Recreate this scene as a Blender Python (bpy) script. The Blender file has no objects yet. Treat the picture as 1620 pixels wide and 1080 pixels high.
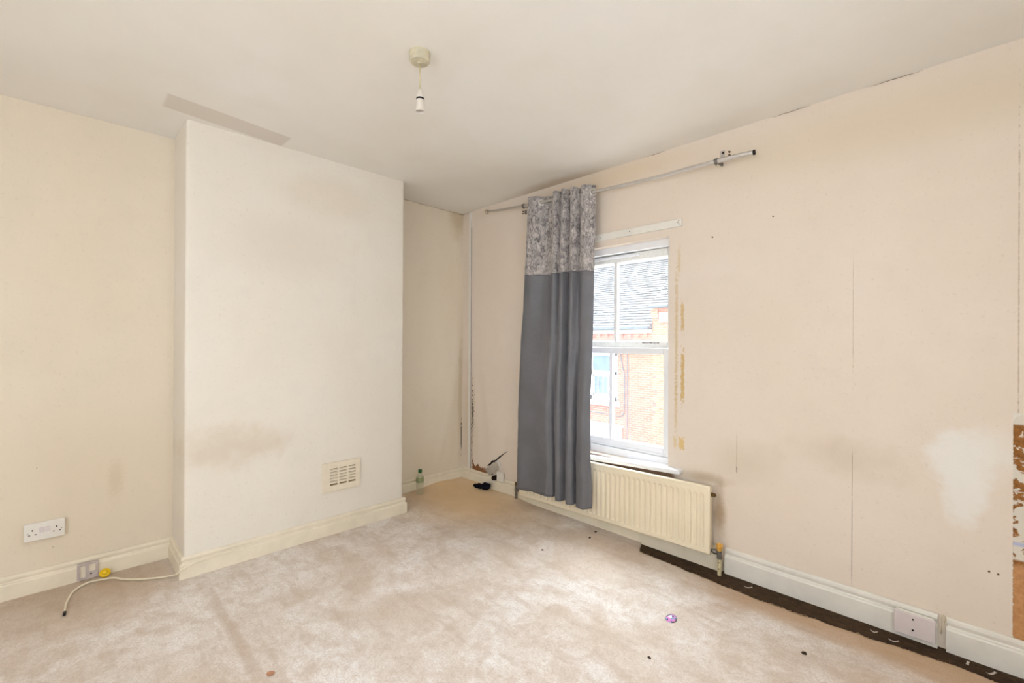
import bpy, bmesh, math, random
from mathutils import Vector, Matrix, noise
import numpy as np

random.seed(7)
SC = bpy.context.scene
COL = SC.collection

# ------------------------------------------------------------------ camera
F_PX, YAW, PITCH, ROLL = 713.79, 0.789238, 0.00148860, 0.00506331
CAM = Vector((3.29488, -2.62460, 1.26526))
fw = Vector((-math.sin(YAW) * math.cos(PITCH), math.cos(YAW) * math.cos(PITCH), math.sin(PITCH)))
rt = Vector((math.cos(YAW), math.sin(YAW), 0))
up = rt.cross(fw)
rt2 = math.cos(ROLL) * rt + math.sin(ROLL) * up
up2 = -math.sin(ROLL) * rt + math.cos(ROLL) * up
cd = bpy.data.cameras.new('camera')
cd.sensor_fit = 'HORIZONTAL'; cd.sensor_width = 36.0; cd.lens = 36.0 * F_PX / 1620.0
cd.clip_start = 0.05; cd.clip_end = 200
cam = bpy.data.objects.new('camera', cd); COL.objects.link(cam)
cam.matrix_world = Matrix(((rt2.x, up2.x, -fw.x, CAM.x), (rt2.y, up2.y, -fw.y, CAM.y),
                           (rt2.z, up2.z, -fw.z, CAM.z), (0, 0, 0, 1)))
SC.camera = cam

# ------------------------------------------------------------------ world, sun, exposure
W = bpy.data.worlds.new('overcast_sky'); SC.world = W; W.use_nodes = True
bgn = W.node_tree.nodes['Background']
bgn.inputs[0].default_value = (0.86, 0.93, 1.0, 1); bgn.inputs[1].default_value = 7.0
sd = bpy.data.lights.new('hazy_sun', 'SUN'); sd.energy = 36.0; sd.angle = math.radians(100); sd.color = (0.82, 0.92, 1.0)
sun = bpy.data.objects.new('hazy_sun', sd); COL.objects.link(sun)
sun.rotation_euler = Vector((0.12, -0.80, -0.62)).to_track_quat('-Z', 'Y').to_euler()
sun.location = (1.0, 9.0, 9.0)
# sampling guide for the daylight entering the window and the two added fill windows (gives off no light itself)
for px, py, pz, psx, psy, rx, rz in ((1.55, 0.26, 1.21, 1.0, 1.5, -90, 0), (2.35, -4.16, 1.45, 1.8, 1.6, 90, 0), (4.31, -2.4, 1.45, 1.7, 1.6, 90, 90)):
    pdl = bpy.data.lights.new('window_portal', 'AREA'); pdl.shape = 'RECTANGLE'; pdl.size = psx; pdl.size_y = psy
    pdl.cycles.is_portal = True
    pob = bpy.data.objects.new('window_portal', pdl); COL.objects.link(pob)
    pob.location = (px, py, pz); pob.rotation_euler = (math.radians(rx), 0, math.radians(rz))
SC.view_settings.view_transform = 'Standard'; SC.view_settings.look = 'None'
SC.view_settings.gamma = 1.0; SC.view_settings.use_curve_mapping = False
SC.view_settings.exposure = -0.24
SC.cycles.max_bounces = 6; SC.cycles.diffuse_bounces = 4; SC.cycles.glossy_bounces = 3; SC.cycles.transparent_max_bounces = 16
SC.cycles.sample_clamp_indirect = 10.0
SC.cycles.use_denoising = True
SC.cycles.use_adaptive_sampling = True; SC.cycles.adaptive_threshold = 0.15; SC.cycles.adaptive_min_samples = 16

# ------------------------------------------------------------------ helpers
BASE = {}

def tag(o, label=None, cat=None, group=None, kind=None):
    if label: o['label'] = label
    if cat: o['category'] = cat
    if group: o['group'] = group
    if kind: o['kind'] = kind
    return o

def thing(name, loc, label, cat, group=None, kind=None):
    o = bpy.data.objects.new(name, None); COL.objects.link(o); o.location = loc
    o.empty_display_size = 0.05
    BASE[o] = Vector(loc)
    return tag(o, label, cat, group, kind)

def base_of(o):
    return BASE.get(o, Vector((0, 0, 0)))

def link(name, me, mat, parent=None, smooth=False):
    o = bpy.data.objects.new(name, me); COL.objects.link(o)
    if mat is not None:
        for m in (mat if isinstance(mat, (list, tuple)) else [mat]): me.materials.append(m)
    if smooth:
        for p in me.polygons: p.use_smooth = True
    if parent is not None:
        b = base_of(parent)
        if b.length > 0: me.transform(Matrix.Translation(-b))
        o.parent = parent; BASE[o] = b
    return o

def obj(name, bm, mat, parent=None, smooth=False, normals=True):
    if normals: bmesh.ops.recalc_face_normals(bm, faces=bm.faces)
    me = bpy.data.meshes.new(name); bm.to_mesh(me); bm.free()
    return link(name, me, mat, parent, smooth)

def box(bm, x0, x1, y0, y1, z0, z1, bevel=0.0, seg=2, mi=0):
    r = bmesh.ops.create_cube(bm, size=1.0)
    vs = r['verts']
    bmesh.ops.scale(bm, vec=(x1 - x0, y1 - y0, z1 - z0), verts=vs)
    bmesh.ops.translate(bm, vec=((x0 + x1) / 2, (y0 + y1) / 2, (z0 + z1) / 2), verts=vs)
    fs = list({f for v in vs for f in v.link_faces})
    for f in fs: f.material_index = mi
    if bevel > 0:
        es = list({e for v in vs for e in v.link_edges})
        bmesh.ops.bevel(bm, geom=es, offset=bevel, segments=seg, profile=0.5, affect='EDGES')
    return vs

def bx(*a, **k):
    bm = bmesh.new(); box(bm, *a, **k); return bm

def lathe(bm, prof, seg=24, M=Matrix.Identity(4)):
    rings = []
    for r, z in prof:
        if r < 1e-6:
            rings.append([bm.verts.new(M @ Vector((0, 0, z)))])
        else:
            rings.append([bm.verts.new(M @ Vector((r * math.cos(2 * math.pi * k / seg), r * math.sin(2 * math.pi * k / seg), z))) for k in range(seg)])
    for a, b in zip(rings, rings[1:]):
        for k in range(seg):
            k2 = (k + 1) % seg
            if len(a) == 1 and len(b) == 1: continue
            if len(a) == 1: bm.faces.new((a[0], b[k], b[k2]))
            elif len(b) == 1: bm.faces.new((a[k], a[k2], b[0]))
            else: bm.faces.new((a[k], a[k2], b[k2], b[k]))

def axis_matrix(p, d):
    return Matrix.Translation(p) @ Vector(d).normalized().to_track_quat('Z', 'Y').to_matrix().to_4x4()

def cyl(bm, p0, p1, r0, r1=None, seg=16):
    p0, p1 = Vector(p0), Vector(p1); r1 = r0 if r1 is None else r1
    L = (p1 - p0).length
    lathe(bm, [(0, 0), (r0, 0), (r1, L), (0, L)], seg, axis_matrix(p0, p1 - p0))

def catmull(pts, n):
    P = [np.array(p, float) for p in pts]
    P = [2 * P[0] - P[1]] + P + [2 * P[-1] - P[-2]]
    out = []; m = len(P) - 3
    for i in range(n):
        t = i / (n - 1) * m; k = min(int(t), m - 1); t -= k
        a, b, c, d = P[k:k + 4]
        out.append(0.5 * (2 * b + (c - a) * t + (2 * a - 5 * b + 4 * c - d) * t * t + (3 * b - a - 3 * c + d) * t ** 3))
    return out

def tube(bm, pts, r, seg=10):
    pts = [Vector(p) for p in pts]; rings = []
    for i, p in enumerate(pts):
        d = pts[min(i + 1, len(pts) - 1)] - pts[max(i - 1, 0)]
        M = axis_matrix(p, d)
        rr = r[i] if isinstance(r, (list, tuple)) else r
        rings.append([bm.verts.new(M @ Vector((rr * math.cos(2 * math.pi * k / seg), rr * math.sin(2 * math.pi * k / seg), 0))) for k in range(seg)])
    for a, b in zip(rings, rings[1:]):
        # match rotation
        best = min(range(seg), key=lambda s: (a[0].co - b[s].co).length)
        for k in range(seg):
            bm.faces.new((a[k], a[(k + 1) % seg], b[(k + 1 + best) % seg], b[(k + best) % seg]))
    bm.faces.new(rings[0]); bm.faces.new(list(reversed(rings[-1])))

def prism(bm, pts2, fn, d0, d1):
    """polygon pts2 (u,v) extruded between depths d0,d1; fn(u,v,d)->Vector"""
    a = [bm.verts.new(fn(u, v, d0)) for u, v in pts2]; b = [bm.verts.new(fn(u, v, d1)) for u, v in pts2]
    n = len(a)
    bm.faces.new(a); bm.faces.new(list(reversed(b)))
    for k in range(n): bm.faces.new((a[k], b[k], b[(k + 1) % n], a[(k + 1) % n]))

def breaks(lo, hi, step, extra=()):
    s = set(round(x, 5) for x in np.arange(lo, hi, step)) | {hi} | set(extra)
    s = sorted(s); out = [s[0]]
    for x in s[1:]:
        if x - out[-1] < 0.004 and x not in extra and x != hi: continue
        if x - out[-1] < 0.004 and out[-1] not in extra and out[-1] != lo: out.pop()
        out.append(x)
    return out

def sheet(name, us, vs, fn, mat, skip=None, rim=None, parent=None, flip=False):
    bm = bmesh.new(); V = {}
    def v(i, j):
        if (i, j) not in V: V[i, j] = bm.verts.new(fn(us[i], vs[j]))
        return V[i, j]
    for i in range(len(us) - 1):
        for j in range(len(vs) - 1):
            if skip and skip((us[i] + us[i + 1]) / 2, (vs[j] + vs[j + 1]) / 2): continue
            q = [v(i, j), v(i + 1, j), v(i + 1, j + 1), v(i, j + 1)]
            if flip: q.reverse()
            bm.faces.new(q)
    for f in bm.faces: f.smooth = True
    if rim is not None:
        be = [e for e in bm.edges if e.is_boundary]
        r = bmesh.ops.extrude_edge_only(bm, edges=be)
        nv = [g for g in r['geom'] if isinstance(g, bmesh.types.BMVert)]
        bmesh.ops.translate(bm, vec=rim, verts=nv)
        for e in be: e.smooth = False
    return obj(name, bm, mat, parent, normals=False)

def ns(x, y, z, s, seed=0.0):
    return noise.noise(Vector((x * s + seed, y * s + seed * 1.7, z * s - seed)))

def sstep(a, b, x):
    t = max(0.0, min(1.0, (x - a) / (b - a))); return t * t * (3 - 2 * t)

# ------------------------------------------------------------------ node materials
def lin(c):
    f = lambda s: s / 12.92 if s <= 0.04045 else ((s + 0.055) / 1.055) ** 2.4
    return tuple(f(x / 255.0) for x in c) + (1.0,)

class NT:
    def __init__(self, name, rough=0.6, spec=0.3):
        self.m = bpy.data.materials.new(name); self.m.use_nodes = True
        self.t = self.m.node_tree; self.b = self.t.nodes['Principled BSDF']
        self.out = self.t.nodes['Material Output']
        self.b.inputs['Roughness'].default_value = rough
        self.b.inputs['Specular IOR Level'].default_value = spec
        self._pos = None
    def set(self, sock, v):
        if isinstance(v, bpy.types.NodeSocket): self.t.links.new(v, sock)
        else: sock.default_value = v
    def node(self, t, **props):
        n = self.t.nodes.new(t)
        for k, v in props.items(): setattr(n, k, v)
        return n
    def pos(self):
        if self._pos is None:
            g = self.node('ShaderNodeNewGeometry'); s = self.node('ShaderNodeSeparateXYZ')
            self.t.links.new(g.outputs['Position'], s.inputs[0])
            self._pos = (s.outputs[0], s.outputs[1], s.outputs[2], g.outputs['Position'])
        return self._pos
    def M(self, op, a, b=0.0, c=None):
        n = self.node('ShaderNodeMath', operation=op); self.set(n.inputs[0], a); self.set(n.inputs[1], b)
        if c is not None: self.set(n.inputs[2], c)
        return n.outputs[0]
    def vec(self, x, y, z):
        n = self.node('ShaderNodeCombineXYZ')
        for s, v in zip(n.inputs, (x, y, z)): self.set(s, v)
        return n.outputs[0]
    def noise(self, scale, detail=4, rough=0.55, vec=None, dist=0.0):
        n = self.node('ShaderNodeTexNoise'); n.inputs['Scale'].default_value = scale
        n.inputs['Detail'].default_value = detail; n.inputs['Roughness'].default_value = rough; n.inputs['Distortion'].default_value = dist
        self.t.links.new(vec if vec is not None else self.pos()[3], n.inputs['Vector'])
        return n.outputs['Fac']
    def mapr(self, v, a, b, c=0.0, d=1.0, smooth=False):
        n = self.node('ShaderNodeMapRange'); n.clamp = True
        if smooth: n.interpolation_type = 'SMOOTHSTEP'
        for i, x in enumerate((v, a, b, c, d)): self.set(n.inputs[i], x)
        return n.outputs[0]
    def mix(self, f, a, b):
        n = self.node('ShaderNodeMix', data_type='RGBA'); self.set(n.inputs[0], f); self.set(n.inputs[6], a); self.set(n.inputs[7], b)
        return n.outputs[2]
    def col(self, c): self.set(self.b.inputs['Base Color'], c); return self
    def bump(self, h, strength=0.3, dist=0.002):
        n = self.node('ShaderNodeBump'); n.inputs['Strength'].default_value = strength; n.inputs['Distance'].default_value = dist
        self.set(n.inputs['Height'], h); self.t.links.new(n.outputs[0], self.b.inputs['Normal']); return self
    def ell(self, u, v, cu, cv, ru, rv, soft=0.6, amp=0.5, nz=None, rect=False):
        a = self.M('DIVIDE', self.M('SUBTRACT', u, cu), ru); b = self.M('DIVIDE', self.M('SUBTRACT', v, cv), rv)
        if rect: d = self.M('MAXIMUM', self.M('ABSOLUTE', a), self.M('ABSOLUTE', b))
        else: d = self.M('SQRT', self.M('ADD', self.M('MULTIPLY', a, a), self.M('MULTIPLY', b, b)))
        if nz is not None and amp: d = self.M('ADD', d, self.M('MULTIPLY', self.M('SUBTRACT', nz, 0.5), amp))
        return self.mapr(d, 1.0, 1.0 - soft, 0, 1, True)

def plain(name, c, rough=0.5, spec=0.4, metal=0.0, var=0.06, scale=30.0, bump=0.0):
    t = NT(name, rough, spec); t.b.inputs['Metallic'].default_value = metal
    L = lin(c); n = t.noise(scale, 3)
    dk = tuple(x * (1 - var * 2.2) for x in L[:3]) + (1,)
    t.col(t.mix(t.mapr(n, 0.3, 0.7), dk, L))
    if bump: t.bump(t.noise(scale * 6, 3), bump, 0.001)
    return t.m

def wall_mat(name, base, axis, stains=(), tint=0.06):
    """axis 0: u = x, 1: u = y.  stains: (kind, cu, cv, ru, rv, colour, strength, soft, amp)"""
    t = NT(name, 0.75, 0.15)
    x, y, z, P = t.pos(); u = x if axis == 0 else y
    L = lin(base)
    big = t.noise(1.3, 3); med = t.noise(6.0, 5, 0.6); fine = t.noise(60, 4, 0.6)
    streak = t.noise(1.0, 3, 0.6, vec=t.vec(t.M('MULTIPLY', u, 9.0), 0.0, t.M('MULTIPLY', z, 1.2)))
    warm = (L[0] * 0.98, L[1] * 0.96, L[2] * 0.93, 1)
    grey = (L[0] * 0.93, L[1] * 0.925, L[2] * 0.91, 1)
    c = t.mix(t.mapr(big, 0.35, 0.68), L, warm)
    c = t.mix(t.M('MULTIPLY', t.mapr(med, 0.5, 0.75), 0.55), c, grey)
    c = t.mix(t.M('MULTIPLY', t.mapr(streak, 0.55, 0.8), 0.4), c, warm)
    c = t.mix(t.M('MULTIPLY', t.mapr(fine, 0.60, 0.74), 0.30), c, (L[0] * 0.7, L[1] * 0.64, L[2] * 0.55, 1))
    for (kind, cu, cv, ru, rv, colr, st, soft, amp) in stains:
        nz = {'b': big, 'm': med, 'f': fine, 'rf': fine, 'rm': med, 'r': med, 'rs': streak}[kind]
        m = t.ell(u, z, cu, cv, ru, rv, soft, amp, nz, rect=kind.startswith('r'))
        c = t.mix(t.M('MULTIPLY', m, st), c, lin(colr))
    t.col(c)
    h = t.M('ADD', t.M('MULTIPLY', t.noise(150, 3, 0.7), 0.6), t.M('MULTIPLY', t.noise(34, 3), 0.5))
    t.bump(h, 0.35, 0.0035)
    return t.m

# geometry constants (metres): corner of wall_left / wall_back at the origin
H = 2.45; DP = 0.3516; Y1 = -2.1665; Y2 = -0.8359
XR, YF = 4.25, -4.10
WX0, WX1, WZ0, WZ1 = 1.09, 2.010, 0.495, 1.921
TX0, TX1, TZ0, TZ1 = 3.4235, 3.80, 0.112, 0.998

CREAM = (235, 223, 204)
m_left = wall_mat('left_wallpaper', CREAM, 1, [
    ('b', -2.55, 0.55, 0.7, 0.55, (225, 210, 185), 0.35, 0.8, 0.8),
    ('f', -2.42, 0.50, 0.05, 0.16, (205, 188, 158), 0.35, 0.8, 1.2),
    ('m', -0.02, 0.75, 0.05, 0.75, (196, 176, 144), 0.55, 0.8, 1.0),
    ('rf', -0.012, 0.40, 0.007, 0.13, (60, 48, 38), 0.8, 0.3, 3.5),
    ('m', -0.06, 2.42, 0.14, 0.25, (190, 166, 126), 0.5, 0.8, 1.0)])
m_chim = wall_mat('chimney_wallpaper', (239, 232, 221), 1, [
    ('m', -1.93, 0.66, 0.42, 0.17, (212, 195, 172), 0.55, 0.95, 1.8),
    ('b', -1.70, 1.85, 0.55, 0.30, (226, 212, 196), 0.45, 0.9, 1.0),
    ('b', -1.4, 2.2, 0.5, 0.2, (222, 206, 182), 0.35, 0.9, 1.0)])
m_back = wall_mat('back_wallpaper', (236, 223, 209), 0, [
    # yellow adhesive marks beside the window
    ('rf', 2.100, 1.06, 0.013, 0.17, (214, 178, 110), 0.85, 0.35, 2.4),
    ('rf', 2.098, 1.42, 0.012, 0.10, (214, 180, 116), 0.75, 0.4, 2.6),
    ('rf', 2.060, 1.30, 0.010, 0.45, (216, 188, 138), 0.65, 0.5, 2.8),
    ('rf', 2.075, 1.76, 0.011, 0.10, (218, 192, 144), 0.55, 0.5, 2.6),
    ('rf', 2.058, 0.90, 0.010, 0.20, (216, 190, 142), 0.6, 0.5, 2.8),
    ('rf', 2.094, 0.665, 0.020, 0.045, (222, 186, 110), 0.8, 0.4, 2.0),
    ('rf', 2.055, 0.665, 0.014, 0.040, (222, 196, 140), 0.6, 0.5, 2.2),
    # dirt round the radiator end, mould specks, white filler, wallpaper seams
    ('m', 2.318, 0.32, 0.05, 0.22, (156, 126, 84), 0.7, 0.9, 1.3),
    ('m', 2.24, 0.49, 0.20, 0.045, (178, 154, 118), 0.55, 0.9, 1.3),
    ('m', 2.90, 0.73, 0.32, 0.14, (208, 191, 168), 0.4, 0.95, 1.8),
    ('m', 2.45, 0.62, 0.25, 0.16, (214, 200, 178), 0.5, 0.9, 1.0),
    ('m', 3.27, 0.78, 0.13, 0.15, (241, 237, 230), 0.85, 0.5, 1.6),
    ('m', 3.285, 0.67, 0.085, 0.19, (241, 237, 230), 0.85, 0.5, 1.6),
    ('m', 3.36, 0.83, 0.13, 0.12, (240, 236, 228), 0.55, 0.8, 1.6),
    ('rf', 2.918, 0.34, 0.0015, 0.22, (96, 80, 60), 0.8, 0.4, 1.2),
    ('rf', 2.918, 0.66, 0.0018, 0.12, (140, 120, 94), 0.6, 0.4, 1.2),
    ('rf', 2.920, 1.40, 0.0016, 0.36, (176, 158, 132), 0.6, 0.6, 2.0),
    ('rf', 2.407, 0.66, 0.0018, 0.13, (150, 130, 104), 0.6, 0.5, 1.4),
    ('rf', 2.407, 0.57, 0.0024, 0.02, (90, 72, 52), 0.8, 0.4, 0.8),
    ('rf', 3.437, 1.45, 0.0025, 0.80, (176, 156, 126), 0.6, 0.6, 2.4),
    ('b', 3.0, 2.25, 1.2, 0.22, (220, 203, 172), 0.5, 0.9, 0.7),
    ('b', 1.6, 2.38, 0.9, 0.12, (222, 196, 156), 0.45, 0.9, 0.7),
    # damp corner
    ('m', 0.10, 0.55, 0.10, 0.65, (214, 196, 168), 0.5, 0.8, 1.2),
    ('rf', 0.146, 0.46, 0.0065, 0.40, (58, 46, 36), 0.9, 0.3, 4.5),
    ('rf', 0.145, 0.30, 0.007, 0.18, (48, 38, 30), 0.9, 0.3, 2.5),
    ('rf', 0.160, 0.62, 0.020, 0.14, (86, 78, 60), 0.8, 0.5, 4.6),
    ('m', 0.30, 0.10, 0.16, 0.07, (150, 100, 66), 0.9, 0.25, 1.2),
    # bare brown strip below the sill
    ('rm', 1.62, 0.445, 0.47, 0.050, (134, 96, 70), 0.9, 0.15, 0.5)])
m_blank = wall_mat('plain_wallpaper', CREAM, 0)
def ceiling_mat():
    t = NT('ceiling_paint', 0.8, 0.12); x, y, z, P = t.pos()
    L = lin((244, 240, 234)); big = t.noise(0.9, 3); med = t.noise(3.5, 4)
    c = t.mix(t.mapr(big, 0.35, 0.65), L, (L[0] * .97, L[1] * .95, L[2] * .91, 1))
    c = t.mix(t.M('MULTIPLY', t.mapr(med, .5, .75), .35), c, (L[0] * .93, L[1] * .91, L[2] * .87, 1))
    # strip of older paint in front of the chimney breast
    a = t.M('SUBTRACT', t.M('MULTIPLY', t.M('ADD', y, 1.98), -0.13), t.M('SUBTRACT', x, 0.475))
    m1 = t.mapr(t.M('ABSOLUTE', a), .088, .080); m2 = t.mapr(t.M('ABSOLUTE', t.M('ADD', y, 1.985)), .300, .285)
    c = t.mix(t.M('MULTIPLY', t.M('MULTIPLY', m1, m2), .6), c, lin((214, 202, 190)))
    # shade band with warm streaks, painted along the window wall
    m3 = t.ell(x, y, 1.15, -0.02, 0.75, 0.14, .9, .9, med); c = t.mix(t.M('MULTIPLY', m3, .55), c, lin((196, 168, 134)))
    t.col(c); t.bump(t.noise(60, 3), .12, .002); return t.m
m_ceil = ceiling_mat()

def carpet_mat():
    t = NT('beige_carpet', 0.95, 0.05); x, y, z, P = t.pos()
    A = lin((248, 242, 237)); Bc = lin((226, 211, 197)); D = lin((198, 176, 155))
    n1 = t.noise(1.7, 6, .65, dist=.6); n2 = t.noise(7.0, 6, .7, dist=.5); n3 = t.noise(120, 4, .75); n5 = t.noise(32, 4, .7)
    n4 = t.noise(1.0, 4, .6, vec=t.vec(t.M('MULTIPLY', x, 3.0), t.M('MULTIPLY', y, 13.0), 0.0))
    c = t.mix(t.mapr(n1, .42, .60), A, Bc)
    c = t.mix(t.M('MULTIPLY', t.mapr(n2, .46, .62), .6), c, t.mix(.5, Bc, D))
    c = t.mix(t.M('MULTIPLY', t.mapr(n4, .52, .72), .5), c, D)
    c = t.mix(t.M('MULTIPLY', t.mapr(n5, .5, .68), .35), c, D)
    c = t.mix(t.M('MULTIPLY', t.mapr(n3, .42, .62), .45), c, D)
    # worn pile along the join, dirt at the left, shade painted beside the window wall
    nz = t.noise(12, 4)
    mj = t.ell(x, y, 1.05, -2.10, 0.75, 0.035, .9, 1.0, nz, rect=True); c = t.mix(t.M('MULTIPLY', mj, .6), c, D)
    mc = t.ell(x, y, 0.35, -0.30, 1.15, 0.65, .8, .7, n1); c = t.mix(t.M('MULTIPLY', mc, .8), c, lin((232, 198, 148)))  # corner out of the window's light, its tan shade put into the colour
    mr = t.ell(x, y, 3.0, -0.18, 1.0, 0.17, .7, .8, n2, rect=True); c = t.mix(t.M('MULTIPLY', mr, .7), c, lin((200, 164, 124)))  # strip the window light misses, shade painted as tan
    ml = t.ell(x, y, 0.10, -2.55, 0.55, 0.6, .8, .7, n1); c = t.mix(t.M('MULTIPLY', ml, .6), c, lin((186, 160, 130)))
    t.col(c); t.bump(t.M('ADD', n3, t.M('MULTIPLY', n2, .8)), .55, .006); return t.m
m_carpet = carpet_mat()
m_bare = plain('dark_floor', (84, 66, 50), 0.85, 0.1, var=.22, scale=45, bump=.5)

m_skcream = plain('cream_gloss_paint', (245, 234, 212), 0.35, 0.4, var=.05, scale=9)
m_skwhite = plain('white_gloss_paint', (243, 238, 228), 0.35, 0.4, var=.05, scale=9)
m_upvc = plain('white_window_paint', (244, 244, 246), 0.35, 0.4, var=.015, scale=20)
m_sashold = plain('chipped_white_paint', (240, 238, 232), 0.5, 0.3, var=.05, scale=60)
m_plastic = plain('white_plastic', (238, 232, 222), 0.35, 0.45, var=.02)
m_plasticl = plain('lilac_white_plastic', (226, 214, 212), 0.35, 0.45, var=.02)
m_greyplast = plain('grey_plastic', (196, 184, 176), 0.45, 0.4, var=.06, scale=50)
m_dark = plain('dark_void', (26, 22, 18), 0.8, 0.1, var=.1)
m_rad = plain('cream_radiator_enamel', (244, 230, 202), 0.38, 0.45, var=.025, scale=6)
m_chrome = plain('brushed_metal', (222, 220, 217), 0.34, 0.5, metal=1.0, var=.05, scale=60)
m_nickel = plain('dull_nickel', (150, 146, 142), 0.4, 0.5, metal=.9, var=.15, scale=80)
m_brass = plain('tarnished_brass', (120, 92, 52), 0.45, 0.5, metal=.7, var=.2, scale=80)
m_yellow = plain('yellow_plastic', (246, 204, 24), 0.4, 0.4, var=.05)
m_amber = plain('amber_plastic', (238, 182, 84), 0.45, 0.4, var=.1)
m_black = plain('black_plastic', (24, 22, 22), 0.5, 0.3, var=.1)
m_navy = plain('navy_cloth', (22, 22, 34), 0.85, 0.1, var=.3, scale=90, bump=.3)
m_holder = plain('greyed_plastic', (220, 211, 200), 0.45, 0.4, var=.03)
m_cable = plain('white_cable_sheath', (240, 230, 206), 0.4, 0.4, var=.03)
m_old = plain('yellowed_plastic', (222, 208, 168), 0.45, 0.35, var=.12, scale=40)
m_paper = plain('torn_paper', (240, 233, 222), 0.8, 0.1, var=.04)
m_gap = plain('torn_gap_shadow', (48, 38, 32), 0.9, 0.05, var=.3, scale=90)
m_brownplaster = plain('brown_plaster', (158, 112, 78), 0.9, 0.05, var=.2, scale=60, bump=.5)
m_green = plain('green_cap_plastic', (14, 92, 42), 0.4, 0.4, var=.05)
m_ventc = plain('cream_vent_plastic', (240, 228, 206), 0.4, 0.4, var=.03)

def torn_mat():
    t = NT('stripped_plaster', 0.85, 0.1); x, y, z, P = t.pos()
    n = t.noise(22, 4, .6, dist=.8); n2 = t.noise(60, 4, .65)
    c = t.mix(t.mapr(n2, .4, .7), lin((164, 112, 62)), lin((126, 84, 46)))
    low = t.mapr(t.M('ADD', z, t.M('MULTIPLY', t.M('SUBTRACT', n, .5), .12)), .42, .40)
    c = t.mix(low, c, t.mix(t.mapr(n2, .4, .7), lin((206, 156, 108)), lin((188, 136, 90))))
    wh = lin((226, 218, 204))
    def band(z0, z1, th):
        m = t.M('MULTIPLY', t.mapr(z, z0 - .004, z0 + .004), t.mapr(z, z1 + .004, z1 - .004))
        return t.M('MULTIPLY', m, t.mapr(n, th - .02, th + .02))
    for z0, z1, th in ((.955, 1.05, .15), (.90, .945, .60), (.81, .88, .57), (.70, .80, .53), (.43, .66, .40), (.66, .72, .46)):
        c = t.mix(band(z0, z1, th), c, wh)
    c = t.mix(band(.485, .50, .40), c, lin((190, 192, 214)))
    t.col(c); t.bump(n, .5, .004); return t.m
m_torn = torn_mat()

def velvet_mat():
    t = NT('crushed_velvet', 0.55, 0.3); x, y, z, P = t.pos()
    v = t.vec(t.M('MULTIPLY', x, 1.5), t.M('MULTIPLY', y, 1.0), t.M('MULTIPLY', z, .8))
    n = t.noise(26, 8, .72, vec=v, dist=1.2); n2 = t.noise(90, 5, .7, vec=v, dist=1.5)
    f = t.mapr(t.M('ADD', t.M('MULTIPLY', n, .6), t.M('MULTIPLY', n2, .4)), .40, .60)
    t.col(t.mix(f, lin((84, 78, 80)), lin((214, 206, 202))))
    t.b.inputs['Sheen Weight'].default_value = .4
    t.bump(n2, .5, .003); return t.m
m_velvet = velvet_mat()
def satin_mat():
    t = NT('grey_satin', 0.40, 0.45); n = t.noise(5, 4)
    c = t.mix(t.mapr(n, .35, .65), lin((112, 112, 116)), lin((122, 121, 126))); t.col(c)
    n2 = t.noise(16, 4, .55, dist=1.4)
    t.bump(n2, .5, .012)
    tr = t.node('ShaderNodeBsdfTranslucent'); tr.inputs[0].default_value = lin((150, 146, 160))
    mx = t.node('ShaderNodeMixShader'); mx.inputs[0].default_value = .10
    t.t.links.new(t.b.outputs[0], mx.inputs[1]); t.t.links.new(tr.outputs[0], mx.inputs[2]); t.t.links.new(mx.outputs[0], t.out.inputs[0])
    return t.m
m_satin = satin_mat()

def glass_mat(name, haze, tint=(1, 1, 1, 1), gloss=.06, hcol=(1, 1, 1, 1)):
    t = NT(name)
    tr = t.node('ShaderNodeBsdfTransparent'); tr.inputs[0].default_value = tint
    gl = t.node('ShaderNodeBsdfGlossy'); gl.inputs['Roughness'].default_value = .03
    tl = t.node('ShaderNodeBsdfTranslucent'); tl.inputs[0].default_value = hcol
    m1 = t.node('ShaderNodeMixShader'); m1.inputs[0].default_value = gloss
    m2 = t.node('ShaderNodeMixShader'); m2.inputs[0].default_value = haze
    t.t.links.new(tr.outputs[0], m1.inputs[1]); t.t.links.new(gl.outputs[0], m1.inputs[2])
    t.t.links.new(m1.outputs[0], m2.inputs[1]); t.t.links.new(tl.outputs[0], m2.inputs[2]); t.t.links.new(m2.outputs[0], t.out.inputs[0])
    return t.m
m_glass = glass_mat('dusty_window_glass', .02)
m_bottle = glass_mat('clear_bottle_plastic', .12, (.93, .96, .93, 1), .12)
m_bottlelabel = glass_mat('pale_green_label', .55, (.8, .9, .78, 1), .05, lin((196, 210, 180)))
m_cap_clear = glass_mat('clear_end_cap', .45, (.95, .93, .88, 1), .10, lin((236, 228, 210)))

# ------------------------------------------------------------------ setting
def fade_edges(u, lo, hi, w=.06):
    return sstep(0, w, u - lo) * sstep(0, w, hi - u)

def back_fn(x, z):
    d = .006 * ns(x, 0, z, 1.1, 3) + .0025 * ns(x, 0, z, 4.0, 8)
    # loose, wrinkled paper near the damp corner
    for (xa, za, xb, zb, w, a) in ((.26, .20, .17, 1.10, .022, .010), (.40, .35, .24, 1.5, .035, .007), (.20, .10, .165, .7, .02, .008)):
        if za - .1 < z < zb + .2:
            xc = xa + (xb - xa) * (z - za) / (zb - za)
            d += a * math.exp(-((x - xc) / w) ** 2) * sstep(za - .1, za + .15, z) * sstep(zb + .2, zb - .2, z)
    k = fade_edges(x, -.1, XR, .1) * sstep(H, H - .1, z) * sstep(.0, .14, z)
    dx = max(WX0 - x, x - WX1, 0); dz = max(WZ0 - z, z - WZ1, 0); k *= sstep(0, .08, max(dx, dz))
    dx = max(TX0 - x, x - TX1, 0); dz = max(TZ0 - z, z - TZ1, 0); k *= sstep(0, .08, max(dx, dz))
    return Vector((x, -d * k, z))

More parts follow.
